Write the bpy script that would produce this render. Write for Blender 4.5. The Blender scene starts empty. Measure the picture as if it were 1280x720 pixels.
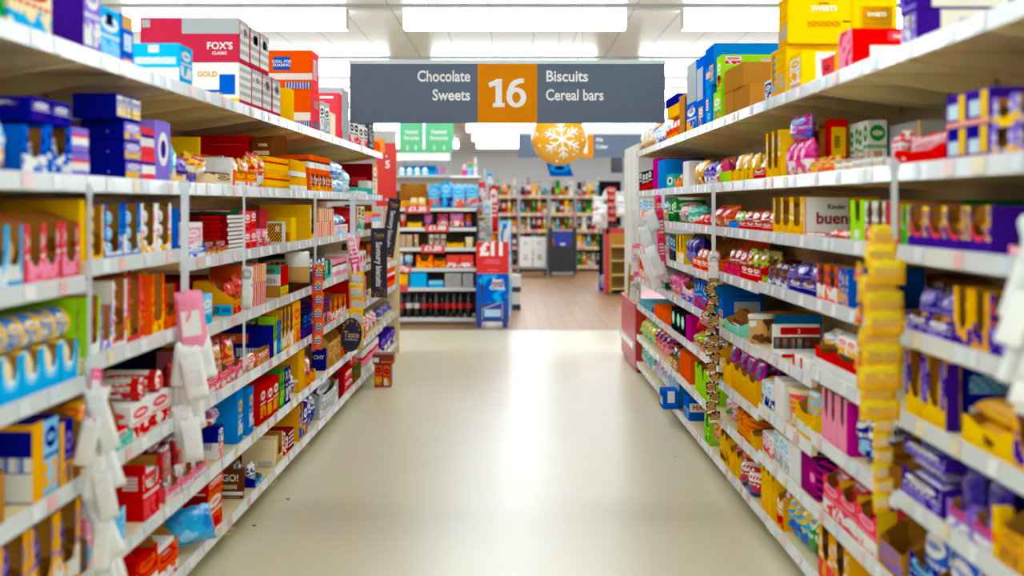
import bpy, bmesh, math, random
from mathutils import Vector, noise
random.seed(7)
R = random.random
PI = math.pi
sc = bpy.context.scene
COL = sc.collection

# ---------------------------------------------------------------- camera, light, exposure
CAM_H = 1.45
F = 1778.0                                   # focal length in pixels of the 1280 px wide frame
cam = bpy.data.cameras.new('camera')
cam.sensor_width = 36.0
cam.lens = 50.0
cam.shift_y = -104 / 1280
cam.clip_start = 0.05
cam.clip_end = 200
cam.dof.use_dof = True
cam.dof.focus_distance = 8.0
cam.dof.aperture_fstop = 1.9
co = bpy.data.objects.new('camera', cam)
COL.objects.link(co)
co.location = (0, 0, CAM_H)
co.rotation_euler = (PI / 2, 0, 0)
sc.camera = co

w = bpy.data.worlds.new('world')
sc.world = w
w.use_nodes = True
w.node_tree.nodes['Background'].inputs[0].default_value = (.93, .97, 1.0, 1)
w.node_tree.nodes['Background'].inputs[1].default_value = 0.55

PANEL_EMIT = 12.0
sc.view_settings.view_transform = 'Standard'
sc.view_settings.look = 'None'
sc.view_settings.exposure = 0.08
sc.view_settings.gamma = 1.0
sc.view_settings.use_curve_mapping = False

# ---------------------------------------------------------------- colours and materials
HEX = dict(rd='d4100f', dr='8e0d1e', cr='f3dfae', co='e8505a', fx='c43a55', ora='f0661a', ye='fdc800', yo='f0a800',
           ly='f8e23a', lm='a6dc2c', gr='1f9a34', dg='12502c', te='2db3a4', mi='8fdcc0', cy='22b0e6', lb='8ecbef', bl='0f62c8',
           bb='0a86dc', nb='141c8c', nv='171a3e', pu='43208f', lp='8f7ad0', mg='c4128e', pk='f29ab4', hp='ee3f8a',
           wh='f2f1ec', gy='aeb4b6', dk='4a4d50', bk='17171a', br='6b3a18', kc='b88238', kd='8c5c1c', cho='43200f', tn='d6a765',
           go='d8a428', sil='b9c2c8', slate='565f6e', org='db8a06')
def lin(h):
    v = [int(h[i:i + 2], 16) / 255 for i in (0, 2, 4)]
    return tuple(c / 12.92 if c <= .04045 else ((c + .055) / 1.055) ** 2.4 for c in v) + (1,)
import colorsys
def vivid(h):
    if h in ('f2f1ec', 'aeb4b6', '4a4d50', '17171a', 'b9c2c8'): return lin(h)
    hh, s, v = colorsys.rgb_to_hsv(*[int(h[i:i + 2], 16) / 255 for i in (0, 2, 4)])
    r, g, b = colorsys.hsv_to_rgb(hh, min(1, s * 1.12 if s > .3 else s), min(1, v * 1.06))
    return lin('%02x%02x%02x' % (round(r * 255), round(g * 255), round(b * 255)))
C = {k: vivid(v) for k, v in HEX.items()}
FIN = dict(card=(.6, .0), film=(.2, .32), matt=(.85, .0), plas=(.3, .5), clear=(.1, .5))
_mats = {}
class NT:
    def __init__(s, name):
        s.m = bpy.data.materials.new(name); s.m.use_nodes = True
        s.t = s.m.node_tree; s.b = s.t.nodes['Principled BSDF']
    def n(s, typ, **k):
        nd = s.t.nodes.new(typ)
        for a, v in k.items(): setattr(nd, a, v)
        return nd
    def l(s, a, b): s.t.links.new(a, b)
    def math(s, op, a, b=None):
        nd = s.n('ShaderNodeMath', operation=op)
        for i, v in enumerate((a, b)):
            if v is None: continue
            if isinstance(v, (int, float)): nd.inputs[i].default_value = v
            else: s.l(v, nd.inputs[i])
        return nd.outputs[0]
    def ramp(s, fac, stops):
        r = s.n('ShaderNodeValToRGB'); cr = r.color_ramp; cr.interpolation = 'CONSTANT'
        while len(cr.elements) < len(stops): cr.elements.new(.5)
        for e, (p, c) in zip(cr.elements, stops): e.position = p; e.color = c
        s.l(fac, r.inputs[0]); return r.outputs[0]
    def mix(s, fac, a, b):
        nd = s.n('ShaderNodeMix', data_type='RGBA')
        s.l(fac, nd.inputs[0])
        for i, v in ((6, a), (7, b)):
            if isinstance(v, tuple): nd.inputs[i].default_value = v
            else: s.l(v, nd.inputs[i])
        return nd.outputs[2]
def mat(cols, pat='p', fin='card'):
    """a printed packaging material: cols is 'rd,wh,ye', pat picks how the print is laid out"""
    key = (cols, pat, fin)
    if key in _mats: return _mats[key]
    c = [C[x] for x in cols.split(',')]
    c1 = c[0]; c2 = c[1] if len(c) > 1 else c1; c3 = c[2] if len(c) > 2 else c2
    N = NT('pack_' + '_'.join(cols.split(',')) + '_' + pat + '_' + fin)
    N.b.inputs['Roughness'].default_value, N.b.inputs['Specular IOR Level'].default_value = FIN[fin]
    if fin == 'clear':
        N.b.inputs['Base Color'].default_value = c1; N.b.inputs['Transmission Weight'].default_value = .75
        N.b.inputs['IOR'].default_value = 1.15
    elif pat == 'p' or len(c) == 1:
        N.b.inputs['Base Color'].default_value = c1
    else:
        tc = N.n('ShaderNodeTexCoord'); g = tc.outputs['Generated']
        oi = N.n('ShaderNodeObjectInfo')
        sx = N.n('ShaderNodeSeparateXYZ'); N.l(g, sx.inputs[0])
        X, Y, Z = sx.outputs
        if pat == 'n':                              # printed pack: oval badge, a line of print, a patchy picture below
            nx = N.n('ShaderNodeSeparateXYZ'); N.l(tc.outputs['Normal'], nx.inputs[0])
            side = N.math('GREATER_THAN', N.math('ABSOLUTE', nx.outputs[0]), .75)
            u = N.math('ADD', N.math('MULTIPLY', X, N.math('SUBTRACT', 1, side)), N.math('MULTIPLY', Y, side))
            rnd = oi.outputs['Random']
            z0 = N.math('ADD', Z, N.math('MULTIPLY', N.math('SUBTRACT', rnd, .5), .12))
            def ell(cz, rx, rz):
                a = N.math('DIVIDE', N.math('SUBTRACT', u, .5), rx); b = N.math('DIVIDE', N.math('SUBTRACT', z0, cz), rz)
                return N.math('LESS_THAN', N.math('ADD', N.math('MULTIPLY', a, a), N.math('MULTIPLY', b, b)), 1)
            def both(a, b): return N.math('MULTIPLY', a, b)
            def rng(a, b): return both(N.math('GREATER_THAN', z0, a), N.math('LESS_THAN', z0, b))
            nz = N.n('ShaderNodeTexNoise', noise_dimensions='4D'); N.l(g, nz.inputs['Vector']); N.l(N.math('MULTIPLY', rnd, 9), nz.inputs['W'])
            nz.inputs['Scale'].default_value = 3.2; nz.inputs['Detail'].default_value = 2
            pic = both(rng(.06, .42), N.math('GREATER_THAN', nz.outputs[0], .47))
            lines = both(rng(.46, .53), N.math('GREATER_THAN', N.math('FRACT', N.math('MULTIPLY', u, 6.5)), .3))
            col = N.mix(pic, c1, c3)
            col = N.mix(lines, col, c2)
            col = N.mix(ell(.74, .4, .15), col, c2)
            col = N.mix(both(ell(.74, .28, .05), N.math('GREATER_THAN', N.math('FRACT', N.math('MULTIPLY', u, 9)), .25)), col, c1)
        elif pat == 'h':                            # lines of small print
            row = N.math('FLOOR', N.math('MULTIPLY', Z, 4))
            dash = N.math('FRACT', N.math('ADD', N.math('MULTIPLY', N.math('ADD', X, Y), 4.6), N.math('MULTIPLY', row, .37)))
            ln = N.math('MULTIPLY', N.math('GREATER_THAN', N.math('FRACT', N.math('MULTIPLY', Z, 4)), .5), N.math('GREATER_THAN', dash, .22))
            col = N.mix(ln, c1, c2)
        elif pat == 'm':
            nz = N.n('ShaderNodeTexNoise', noise_dimensions='4D'); N.l(g, nz.inputs['Vector']); N.l(oi.outputs['Random'], nz.inputs['W'])
            nz.inputs['Scale'].default_value = 2.0; nz.inputs['Detail'].default_value = 1.0
            col = N.ramp(nz.outputs[0], [(0, c3), (.4, c1), (.57, c2)])
        elif pat == 'b':
            nz = N.n('ShaderNodeTexNoise'); N.l(g, nz.inputs['Vector']); nz.inputs['Scale'].default_value = 4
            zz = N.math('ADD', Z, N.math('MULTIPLY', N.math('SUBTRACT', nz.outputs[0], .5), .12))
            col = N.ramp(zz, [(0, c1), (.3, c2), (.62, c3), (.74, c1)])
        elif pat == 't':
            col = N.ramp(Z, [(0, c1), (.5, c2), (.8, c3)])
        elif pat == 'o':
            dx = N.math('SUBTRACT', X, .5); dy = N.math('SUBTRACT', Y, .5); dz = N.math('SUBTRACT', Z, .55)
            d = N.math('MINIMUM', N.math('MULTIPLY', dx, dx), N.math('MULTIPLY', dy, dy))
            d = N.math('MAXIMUM', N.math('MULTIPLY', dx, dx), N.math('MULTIPLY', dy, 0)) if False else N.math('MULTIPLY', dx, dx)
            d = N.math('ADD', d, N.math('MULTIPLY', N.math('MULTIPLY', dz, dz), 1.6))
            col = N.ramp(d, [(0, c3), (.035, c2), (.12, c1)])
        elif pat == 's':
            q = N.math('FRACT', N.math('MULTIPLY', N.math('ADD', N.math('ADD', X, Y), Z), 5))
            col = N.ramp(q, [(0, c1), (.5, c2)])
        elif pat == 'v':
            q = N.math('FRACT', N.math('MULTIPLY', N.math('ADD', X, Y), 9))
            col = N.ramp(q, [(0, c1), (.55, c2), (.8, c1), (.9, c2)])
        elif pat == 'x':
            q = N.math('FRACT', N.math('MULTIPLY', X, 3))
            col = N.ramp(q, [(0, c1), (.4, c2), (.7, c3)])
        hs = N.n('ShaderNodeHueSaturation'); N.l(col, hs.inputs['Color'])
        N.l(N.math('ADD', N.math('MULTIPLY', oi.outputs['Random'], .16), .92), hs.inputs['Value'])
        N.l(hs.outputs[0], N.b.inputs['Base Color'])
    if fin == 'film':
        tc = N.n('ShaderNodeTexCoord')
        nz = N.n('ShaderNodeTexNoise'); N.l(tc.outputs['Object'], nz.inputs['Vector']); nz.inputs['Scale'].default_value = 38
        bp = N.n('ShaderNodeBump'); bp.inputs['Strength'].default_value = .35; bp.inputs['Distance'].default_value = .01
        N.l(nz.outputs[0], bp.inputs['Height']); N.l(bp.outputs[0], N.b.inputs['Normal'])
    _mats[key] = N.m
    return N.m
def plain(name, hexcol, rough=.5, spec=.5, metal=0, emit=0, noise_s=0, noise_a=0, ani=None):
    if name in _mats: return _mats[name]
    N = NT(name); c = lin(hexcol)
    N.b.inputs['Base Color'].default_value = c
    N.b.inputs['Roughness'].default_value = rough; N.b.inputs['Specular IOR Level'].default_value = spec
    N.b.inputs['Metallic'].default_value = metal
    if emit:
        N.b.inputs['Emission Color'].default_value = c; N.b.inputs['Emission Strength'].default_value = emit
    if noise_s:
        tc = N.n('ShaderNodeTexCoord'); nz = N.n('ShaderNodeTexNoise'); N.l(tc.outputs['Object'], nz.inputs['Vector'])
        nz.inputs['Scale'].default_value = noise_s; nz.inputs['Detail'].default_value = 4
        f = N.math('MULTIPLY', nz.outputs[0], noise_a)
        dk = tuple(v * .55 for v in c[:3]) + (1,)
        N.l(N.mix(f, c, dk), N.b.inputs['Base Color'])
    _mats[name] = N.m
    return N.m

# ---------------------------------------------------------------- mesh collector
class MB:
    def __init__(s): s.v = []; s.f = []; s.mi = []
    def face(s, pts, mi=0):
        n = len(s.v); s.v += [tuple(p) for p in pts]; s.f.append(tuple(range(n, n + len(pts)))); s.mi.append(mi)
    def box(s, x0, x1, y0, y1, z0, z1, mi=0):
        n = len(s.v)
        s.v += [(x0, y0, z0), (x1, y0, z0), (x1, y1, z0), (x0, y1, z0), (x0, y0, z1), (x1, y0, z1), (x1, y1, z1), (x0, y1, z1)]
        for q in ((0, 3, 2, 1), (4, 5, 6, 7), (0, 1, 5, 4), (1, 2, 6, 5), (2, 3, 7, 6), (3, 0, 4, 7)):
            s.f.append(tuple(n + i for i in q)); s.mi.append(mi)
        return s
    def prism(s, poly, ax, a0, a1, mi=0, mi_end=None, mi_start=None):
        """poly: 2D outline, extruded along axis ax ('x': poly is (y,z); 'y': (x,z); 'z': (x,y))"""
        def P(p, a): return {'x': (a, p[0], p[1]), 'y': (p[0], a, p[1]), 'z': (p[0], p[1], a)}[ax]
        n = len(s.v); k = len(poly)
        s.v += [P(p, a0) for p in poly] + [P(p, a1) for p in poly]
        s.f.append(tuple(range(n, n + k))); s.mi.append(mi if mi_start is None else mi_start)
        s.f.append(tuple(range(n + 2 * k - 1, n + k - 1, -1))); s.mi.append(mi if mi_end is None else mi_end)
        for i in range(k):
            j = (i + 1) % k
            s.f.append((n + i, n + k + i, n + k + j, n + j)); s.mi.append(mi)
        return s
    def rings(s, rings, mi=0, cap=True):
        n = len(s.v); k = len(rings[0])
        for r in rings: s.v += [tuple(p) for p in r]
        for a in range(len(rings) - 1):
            for i in range(k):
                j = (i + 1) % k
                s.f.append((n + a * k + i, n + a * k + j, n + (a + 1) * k + j, n + (a + 1) * k + i)); s.mi.append(mi)
        if cap:
            s.f.append(tuple(range(n + k - 1, n - 1, -1))); s.mi.append(mi)
            m = n + (len(rings) - 1) * k
            s.f.append(tuple(range(m, m + k))); s.mi.append(mi)
        return s
    def lathe(s, prof, k=16, c=(0, 0, 0), mi=0, ax='z'):
        rs = []
        for r, h in prof:
            ring = []
            for i in range(k):
                a = 2 * PI * i / k
                u, v = r * math.cos(a), r * math.sin(a)
                p = {'z': (u, v, h), 'y': (u, h, v), 'x': (h, u, v)}[ax]
                ring.append((p[0] + c[0], p[1] + c[1], p[2] + c[2]))
            rs.append(ring)
        return s.rings(rs, mi)
    def tube(s, path, r, k=6, mi=0):
        rs = []
        for i, p in enumerate(path):
            p = Vector(p)
            d = (Vector(path[min(i + 1, len(path) - 1)]) - Vector(path[max(i - 1, 0)])).normalized()
            up = Vector((0, 0, 1)) if abs(d.z) < .9 else Vector((1, 0, 0))
            a = d.cross(up).normalized(); b = d.cross(a)
            rs.append([p + a * (r * math.cos(2 * PI * j / k)) + b * (r * math.sin(2 * PI * j / k)) for j in range(k)])
        return s.rings(rs, mi)
    def mesh(s, name, mats, smooth=False, bevel=0):
        me = bpy.data.meshes.new(name); me.from_pydata(s.v, [], s.f)
        for m in mats: me.materials.append(m)
        me.polygons.foreach_set('material_index', s.mi)
        bm = bmesh.new(); bm.from_mesh(me)
        bmesh.ops.recalc_face_normals(bm, faces=bm.faces)
        if bevel:
            bmesh.ops.bevel(bm, geom=list(bm.edges), offset=bevel, segments=1, affect='EDGES', clamp_overlap=True)
        bm.to_mesh(me); bm.free()
        if smooth: me.polygons.foreach_set('use_smooth', [True] * len(me.polygons))
        me.update()
        return me
    def build(s, name, mats, parent=None, loc=(0, 0, 0), rz=0, smooth=False, bevel=0):
        if not isinstance(mats, (list, tuple)): mats = [mats]
        return link(name, s.mesh(name, mats, smooth, bevel), parent, loc, rz)
def link(name, data, parent=None, loc=(0, 0, 0), rz=0):
    o = bpy.data.objects.new(name, data); COL.objects.link(o)
    o.location = loc; o.rotation_euler = (0, 0, rz)
    if parent: o.parent = parent
    return o
def tag(o, label=None, cat=None, group=None, kind=None):
    if label: o['label'] = label
    if cat: o['category'] = cat
    if group: o['group'] = group
    if kind: o['kind'] = kind
    return o
def copy_tree(o, parent=None):
    c = o.copy(); COL.objects.link(c); c.parent = parent
    for ch in o.children: copy_tree(ch, c)
    return c
def text(body, size, m, parent, loc, rot=(PI / 2, 0, 0), name='lettering', align='CENTER', bold=.0, ext=.0006, sx=1):
    cu = bpy.data.curves.new(name, 'FONT'); cu.body = body; cu.size = size
    cu.align_x = align; cu.align_y = 'CENTER'; cu.offset = bold * size; cu.extrude = ext
    cu.resolution_u = 3; cu.space_line = .9
    tmp = bpy.data.objects.new(name, cu); COL.objects.link(tmp)
    me = bpy.data.meshes.new_from_object(tmp.evaluated_get(bpy.context.evaluated_depsgraph_get()))
    bpy.data.objects.remove(tmp); me.name = name; me.materials.clear(); me.materials.append(m)
    o = bpy.data.objects.new(name, me); COL.objects.link(o)
    o.location = loc; o.rotation_euler = rot; o.scale = (sx, 1, 1)
    if parent: o.parent = parent
    return o
def fit(o, width):
    xs = [v.co.x for v in o.data.vertices]
    o.scale.x = width / max(1e-4, max(xs) - min(xs))
ORD = ['', 'first', 'second', 'third', 'fourth', 'fifth', 'sixth', 'seventh', 'eighth', 'ninth', 'tenth', 'eleventh', 'twelfth', 'thirteenth',
       'fourteenth', 'fifteenth', 'sixteenth', 'seventeenth', 'eighteenth', 'nineteenth', 'twentieth', 'twenty-first', 'twenty-second',
       'twenty-third', 'twenty-fourth', 'twenty-fifth', 'twenty-sixth', 'twenty-seventh', 'twenty-eighth', 'twenty-ninth', 'thirtieth']
NUM = ['', 'one', 'two', 'three', 'four', 'five', 'six', 'seven', 'eight', 'nine', 'ten', 'eleven', 'twelve', 'thirteen', 'fourteen', 'fifteen',
       'sixteen', 'seventeen', 'eighteen', 'nineteen', 'twenty', 'twenty-one', 'twenty-two', 'twenty-three', 'twenty-four', 'twenty-five',
       'twenty-six', 'twenty-seven', 'twenty-eight', 'twenty-nine', 'thirty']

M_steel = plain('cream_steel', 'efe8d6', .45, .4)
M_rail = plain('ticket_rail_plastic', 'dfe4e4', .22, .55)
M_white = plain('white_plastic', 'dfe2e0', .35, .5)
M_dark = plain('dark_plastic', '1d1e20', .45, .4)
M_kraft = mat('kc,kd,kc', 'm', 'matt')
M_ink = plain('white_ink', 'f3f3f0', .5, .3)

# ---------------------------------------------------------------- setting
CEIL = 3.3
def structure(o): o['kind'] = 'structure'; return o
# floor: pale vinyl sheet, polished
N = NT('vinyl_floor')
tc = N.n('ShaderNodeTexCoord')
n1 = N.n('ShaderNodeTexNoise'); N.l(tc.outputs['Object'], n1.inputs['Vector']); n1.inputs['Scale'].default_value = 60; n1.inputs['Detail'].default_value = 6
n2 = N.n('ShaderNodeTexNoise'); N.l(tc.outputs['Object'], n2.inputs['Vector']); n2.inputs['Scale'].default_value = 1.7; n2.inputs['Detail'].default_value = 2
f = N.math('ADD', N.math('MULTIPLY', n1.outputs[0], .5), N.math('MULTIPLY', n2.outputs[0], .5))
N.l(N.mix(f, lin('ece4c6'), lin('e2d9b4')), N.b.inputs['Base Color'])
N.l(N.math('ADD', N.math('MULTIPLY', n2.outputs[0], .05), .27), N.b.inputs['Roughness'])
N.b.inputs['Specular IOR Level'].default_value = .5
M_floor = N.m
structure(MB().box(-16, 16, -8, 16.4, -.1, 0).build('floor', M_floor))
N = NT('wood_floor')
tc = N.n('ShaderNodeTexCoord'); mp = N.n('ShaderNodeMapping'); N.l(tc.outputs['Object'], mp.inputs[0]); mp.inputs['Rotation'].default_value = (0, 0, PI / 2)
bt = N.n('ShaderNodeTexBrick'); N.l(mp.outputs[0], bt.inputs['Vector'])
bt.inputs['Color1'].default_value = lin('b88a55'); bt.inputs['Color2'].default_value = lin('a97a46'); bt.inputs['Mortar'].default_value = lin('7d5735')
bt.inputs['Scale'].default_value = 1; bt.inputs['Brick Width'].default_value = 1.2; bt.inputs['Row Height'].default_value = .16; bt.inputs['Mortar Size'].default_value = .004
N.l(bt.outputs['Color'], N.b.inputs['Base Color']); N.b.inputs['Roughness'].default_value = .38
M_wood = N.m
structure(MB().box(-16, 16, 16.4, 46, -.1, 0).build('floor_wood', M_wood))
structure(MB().box(-16, 16, 16.36, 16.44, 0, .004).build('trim_1', plain('floor_trim', 'd9d4c4', .35)))
# ceiling: white lay-in planks with thin dark seams
ROW_ = 4.64
N = NT('ceiling_planks')
tc = N.n('ShaderNodeTexCoord'); sx = N.n('ShaderNodeSeparateXYZ'); N.l(tc.outputs['Object'], sx.inputs[0])
def seam(v, step, wd, off=0):
    q = N.math('FRACT', N.math('DIVIDE', N.math('ADD', v, 100 * step + off), step))
    return N.math('LESS_THAN', q, wd / step)
s = N.math('MAXIMUM', seam(sx.outputs[0], .46, .012, .23), seam(sx.outputs[1], ROW_, .012, -13.1))
N.l(N.mix(s, lin('dfe2e0'), lin('8d8f8c')), N.b.inputs['Base Color']); N.b.inputs['Roughness'].default_value = .35
M_ceil = N.m
structure(MB().box(-16, 16, -8, 46, CEIL, CEIL + .1).build('ceiling', M_ceil))
for k in range(11):                                # slim cross tracks just before each row of lights
    yy = 13.26 + ROW_ * (k - 4) - .1
    structure(MB().box(-16, 16, yy - .03, yy + .03, CEIL - .03, CEIL - .0005).build('trim_%d' % (k + 2), plain('ceiling_track', 'b9bfbd', .4)))
M_wall = plain('wall_paint', 'cfd3d2', .6, .3)
structure(MB().box(-16, 16, 46, 46.2, -.1, CEIL + .1).build('wall_back', M_wall))
structure(MB().box(-16.2, -16, -8, 46, -.1, CEIL + .1).build('wall_left', M_wall))
structure(MB().box(16, 16.2, -8, 46, -.1, CEIL + .1).build('wall_right', M_wall))
structure(MB().box(-16, 16, -8.2, -8, -.1, CEIL + .1).build('wall_front', M_wall))
# ceiling lights: long glowing boxes fixed under the ceiling, rows across the store
M_lit = plain('lit_diffuser', 'eaf4ff', .5, .3, emit=PANEL_EMIT)
M_lframe = plain('light_frame', 'dcdfdc', .35)
LW, LD, LH, ROW = 1.045, .13, .2, 4.64
def ceiling_light():
    root = MB().box(-LW, LW, -LD, LD, -.022, 0).build('ceiling_light', M_lframe)
    b = MB()
    b.prism([(-LD, -.0225), (LD, -.0225), (LD, -LH + .03), (LD - .03, -LH), (-LD + .03, -LH), (-LD, -LH + .03)], 'x', -LW + .008, LW - .008)
    b.build('diffuser', M_lit, root)
    b = MB()
    for x in (-LW, LW - .0078): b.box(x, x + .0078, -LD, LD, -LH, -.0225)
    b.build('end_cap', M_lframe, root)
    return root
first = None
for r in range(11):
    yy = 13.26 + LD + ROW * (r - 4)
    for cidx in range(-3, 4):
        o = ceiling_light() if first is None else copy_tree(first)
        first = first or o
        o.location = (.026 + 2.62 * cidx, yy, CEIL)
        side = 'middle column' if cidx == 0 else '%s column %s of middle' % (ORD[abs(cidx)], 'left' if cidx < 0 else 'right')
        if r >= 4: lab = 'long glowing ceiling light box, %s row in view, %s' % (ORD[r - 3], side)
        else: lab = 'ceiling light box out of view overhead, %s row, %s' % (ORD[r + 1], side)
        tag(o, lab, 'ceiling light', 'ceiling light boxes')

# ---------------------------------------------------------------- the two shelving runs
# a: distance of the shelf fronts from the camera axis, xv: where the run vanishes in the picture (the runs are not quite parallel)
RUN = {'L': dict(a=1.255, xv=657.0, s=-1, word='left'), 'R': dict(a=1.124, xv=632.0, s=1, word='right')}
for q in RUN.values():
    q['k'] = (q['xv'] - 640) / F
    q['rot'] = math.atan2(q['s'] * -1.0, q['s'] * -q['k'])
BAYS = {'L': [2.85, 4.06, 5.22, 6.32, 7.41, 8.5, 9.53, 10.57, 11.5, 12.46, 13.9],
        'R': [2.75, 4.08, 5.22, 6.32, 7.48, 8.61, 9.89, 10.9, 12.18]}
_l = [1.853, 1.488, 1.205, .93, .645, .355, .085]
LEV = {'L': [[1.853, 1.488, 1.205, .92, .638, .355, .085], [1.853, 1.488, 1.245, .967, .645, .355, .085]] + [_l] * 7 + [[None, None, 1.205, .87, .64, .37, .085]],
       'R': [[1.858, 1.52, 1.29, 1.057, .822, .59, .33, .07], [1.858, 1.52, 1.29, 1.067, .815, .575, .32, .07], [1.858, 1.52, 1.29, 1.067, .778, .525, .318, .07]]
            + [[1.858, 1.52, 1.29, 1.055, .765, .49, .298, .07]] + [[1.858, 1.52, 1.29, 1.03, .80, .565, .3, .07]] * 4}
LIP = .038
DEEP = .47
def pos(side, y, t, z):
    q = RUN[side]
    return Vector((q['s'] * (q['a'] + t) + y * q['k'], y, z))
def ybay(side, y):
    b = BAYS[side]
    for i in range(len(b) - 1):
        if y < b[i + 1]: return i
    return len(b) - 2
def px2y(side, px, t=0):
    q = RUN[side]
    return F * (q['a'] + t) / max(1e-3, (px - q['xv']) * q['s'])
def px2z(side, px, py, t=0):
    return CAM_H - (py - 256) / F * px2y(side, px, t)
TK = ['efcfca', 'eef0ee', 'd3dfe8', 'f2f4f4', 'eef0f0', 'f0b8b2', 'ecdcb0', 'e2e8ec']
M_tick = [plain('shelf_ticket_' + h, h, .4) for h in TK]
M_cream = plain('cream_steel_shelf', 'f4dfaa', .5, .25)
def bay(side, i):
    y0, y1 = BAYS[side][i], BAYS[side][i + 1]
    wd = y1 - y0
    q = RUN[side]
    root = link('shelving_bay', None, None, pos(side, y0 if side == 'L' else y1, 0, 0), q['rot'])
    lv = LEV[side][i]
    top = max(z for z in lv if z)
    MB().box(.002, wd - .002, DEEP + .012, DEEP + .024, .06, top + .06).build('back_panel', plain('shelf_back', 'd9c7a0', .6), root)
    for x in (0, wd - .03):
        b = MB().box(x + .0005, x + .0295, DEEP + .026, DEEP + .06, 0, top + .08)
        b.build('upright', M_cream, root)
    # base feet
    for x in (.03, wd - .06):
        b = MB(); b.box(x, x + .03, .06, .09, .012, lv[-1] - .001); b.lathe([(.03, 0), (.03, .006), (.012, .014)], 10, (x + .015, .075, 0))
        b.build('foot', M_cream, root)
    MB().box(.004, wd - .004, .2, .215, .004, lv[-1]).build('kick_plate', plain('kick_panel', 'c9b88e', .6), root)
    for li, zb in enumerate(lv):
        if zb is None: continue
        base = li == len(lv) - 1
        zs = zb + LIP
        b = MB()
        b.box(.003, wd - .003, .004, DEEP + .01, zs - .018, zs)
        b.box(.003, wd - .003, .004, .02, zb + .003, zs - .018)
        if not base:
            for x in (.05, wd * .5 - .02, wd - .09):        # folded stiffeners under the shelf
                dr = zb - .045 if li == 0 else zb + .002
                b.prism([(.02, zs - .019), (DEEP, zs - .019), (DEEP, dr), (DEEP - .1, dr), (.05, zb + .004)], 'x', x, x + .04)
        sh = b.build('shelf', M_cream, root)
        if not base:
            for x in (.003, wd - .006):
                MB().prism([(.02, zb + .002), (DEEP + .01, zb + .002), (DEEP + .01, zb - (.055 if li == 0 else .012)), (DEEP - .05, zb - (.055 if li == 0 else .012))], 'x', x, x + .003).build('bracket', M_cream, root)
        MB().prism([(.003, zb + .0), (-.004, zb - .001), (-.001, zb + .046), (.003, zb + .047)], 'x', .004, wd - .004).build('ticket_rail', M_rail, sh)
        nt = 4 if i < 5 else 3
        for k in range(nt):
            tw = .06 + .03 * R(); x = .04 + (wd - .14) * (k + R() * .7) / nt
            MB().prism([(-.0052, zb + .004), (-.0064, zb + .004), (-.0034, zb + .042), (-.0026, zb + .042)], 'x', x, x + tw).build('price_ticket', random.choice(M_tick), sh)
    names = {'L': ['nearest, with cyan roll trays', 'with dark blue cartons and blue slotted biscuit trays', 'with a large red carton and dark red stack',
                   'with two orange-red cartons on top', 'with yellow cartons and an orange hanging strip', 'with pale blue bags', 'with hanging strip of yellow packets',
                   'just beyond the round dark disc', 'with dark red carton and small teal packs', 'last bay, under the red board'],
             'R': ['nearest, with purple and yellow chocolate trays', 'behind the long yellow hanging chain', 'with stacked yellow cartons on top', 'with brown cartons on top',
                   'with tall blue cartons on top', 'behind the red and white hanging packs', 'with pale pouches on top', 'last bay, beside the perforated panel']}[side][i]
    tag(root, 'cream shelving bay, %s side, %s' % (q['word'], names), 'shelving', '%s shelving run' % q['word'])
for s in 'LR':
    for i in range(len(BAYS[s]) - 1): bay(s, i)

# ---------------------------------------------------------------- kinds of goods; local frame: X along the shelf, Y into the shelf, Z up, front at Y=0
def near_face(side, w, d, u0, u1, v0, v1, h, e=.0012):
    if side == 'L': return (-w / 2 - e, -w / 2, d * (1 - u1), d * (1 - u0), h * v0, h * v1)
    return (w / 2, w / 2 + e, d * u0, d * u1, h * v0, h * v1)
def dress(o, side, w, d, h, op, f=0):
    for (u0, u1, v0, v1, cols, pat) in op.get('np', ()):
        MB().box(*near_face(side, w, d, u0, u1, v0, v1, h)).build('printed_panel', mat(cols, pat), o)
    for (u0, u1, v0, v1, cols, pat) in op.get('fp', ()):
        MB().box(-w / 2 + w * u0, -w / 2 + w * u1, -.0012 - f, -f, h * v0, h * v1).build('front_print', mat(cols, pat), o)
    for (st, u, v, sz, c) in op.get('nt', ()):
        x = (-w / 2 - .0016) if side == 'L' else w / 2 + .0016
        text(st, sz * h, mat(c), o, (x, d * (1 - u) if side == 'L' else d * u, h * v), (PI / 2, 0, -PI / 2 if side == 'L' else PI / 2), bold=.02)
    for (st, u, v, sz, c) in op.get('ft', ()):
        text(st, sz * h, mat(c), o, (-w / 2 + w * u, -.0018 - f, h * v), bold=.02)
def carton(side, w, d, h, cols, op):
    o = MB().box(-w / 2, w / 2, 0, d, 0, h).build(op.get('nm', 'carton'), mat(cols, op.get('pat', 'p')), bevel=min(.003, w * .1))
    c = cols.split(',')
    if 'np' not in op and 'fp' not in op and len(c) > 1 and op.get('pat', 'p') == 'p':
        op = dict(op, fp=[(.1, .9, .14, .86, ','.join(c[1:] + c[:1]), 'n')])
        op['np'] = [(.12, .6, .1, .42, c[1] + ',' + c[0], 'v'), (.3, .9, .55, .85, ','.join((c + c)[1:4]), 'n')]
    dress(o, side, w, d, h, op)
    if h > .1 and w > .06 and op.get('tape', 1):
        MB().box(-.003, .003, .002, d - .002, h - .0002, h + .0008).build('flap_seam', mat('kd'), o)
    return o
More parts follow.
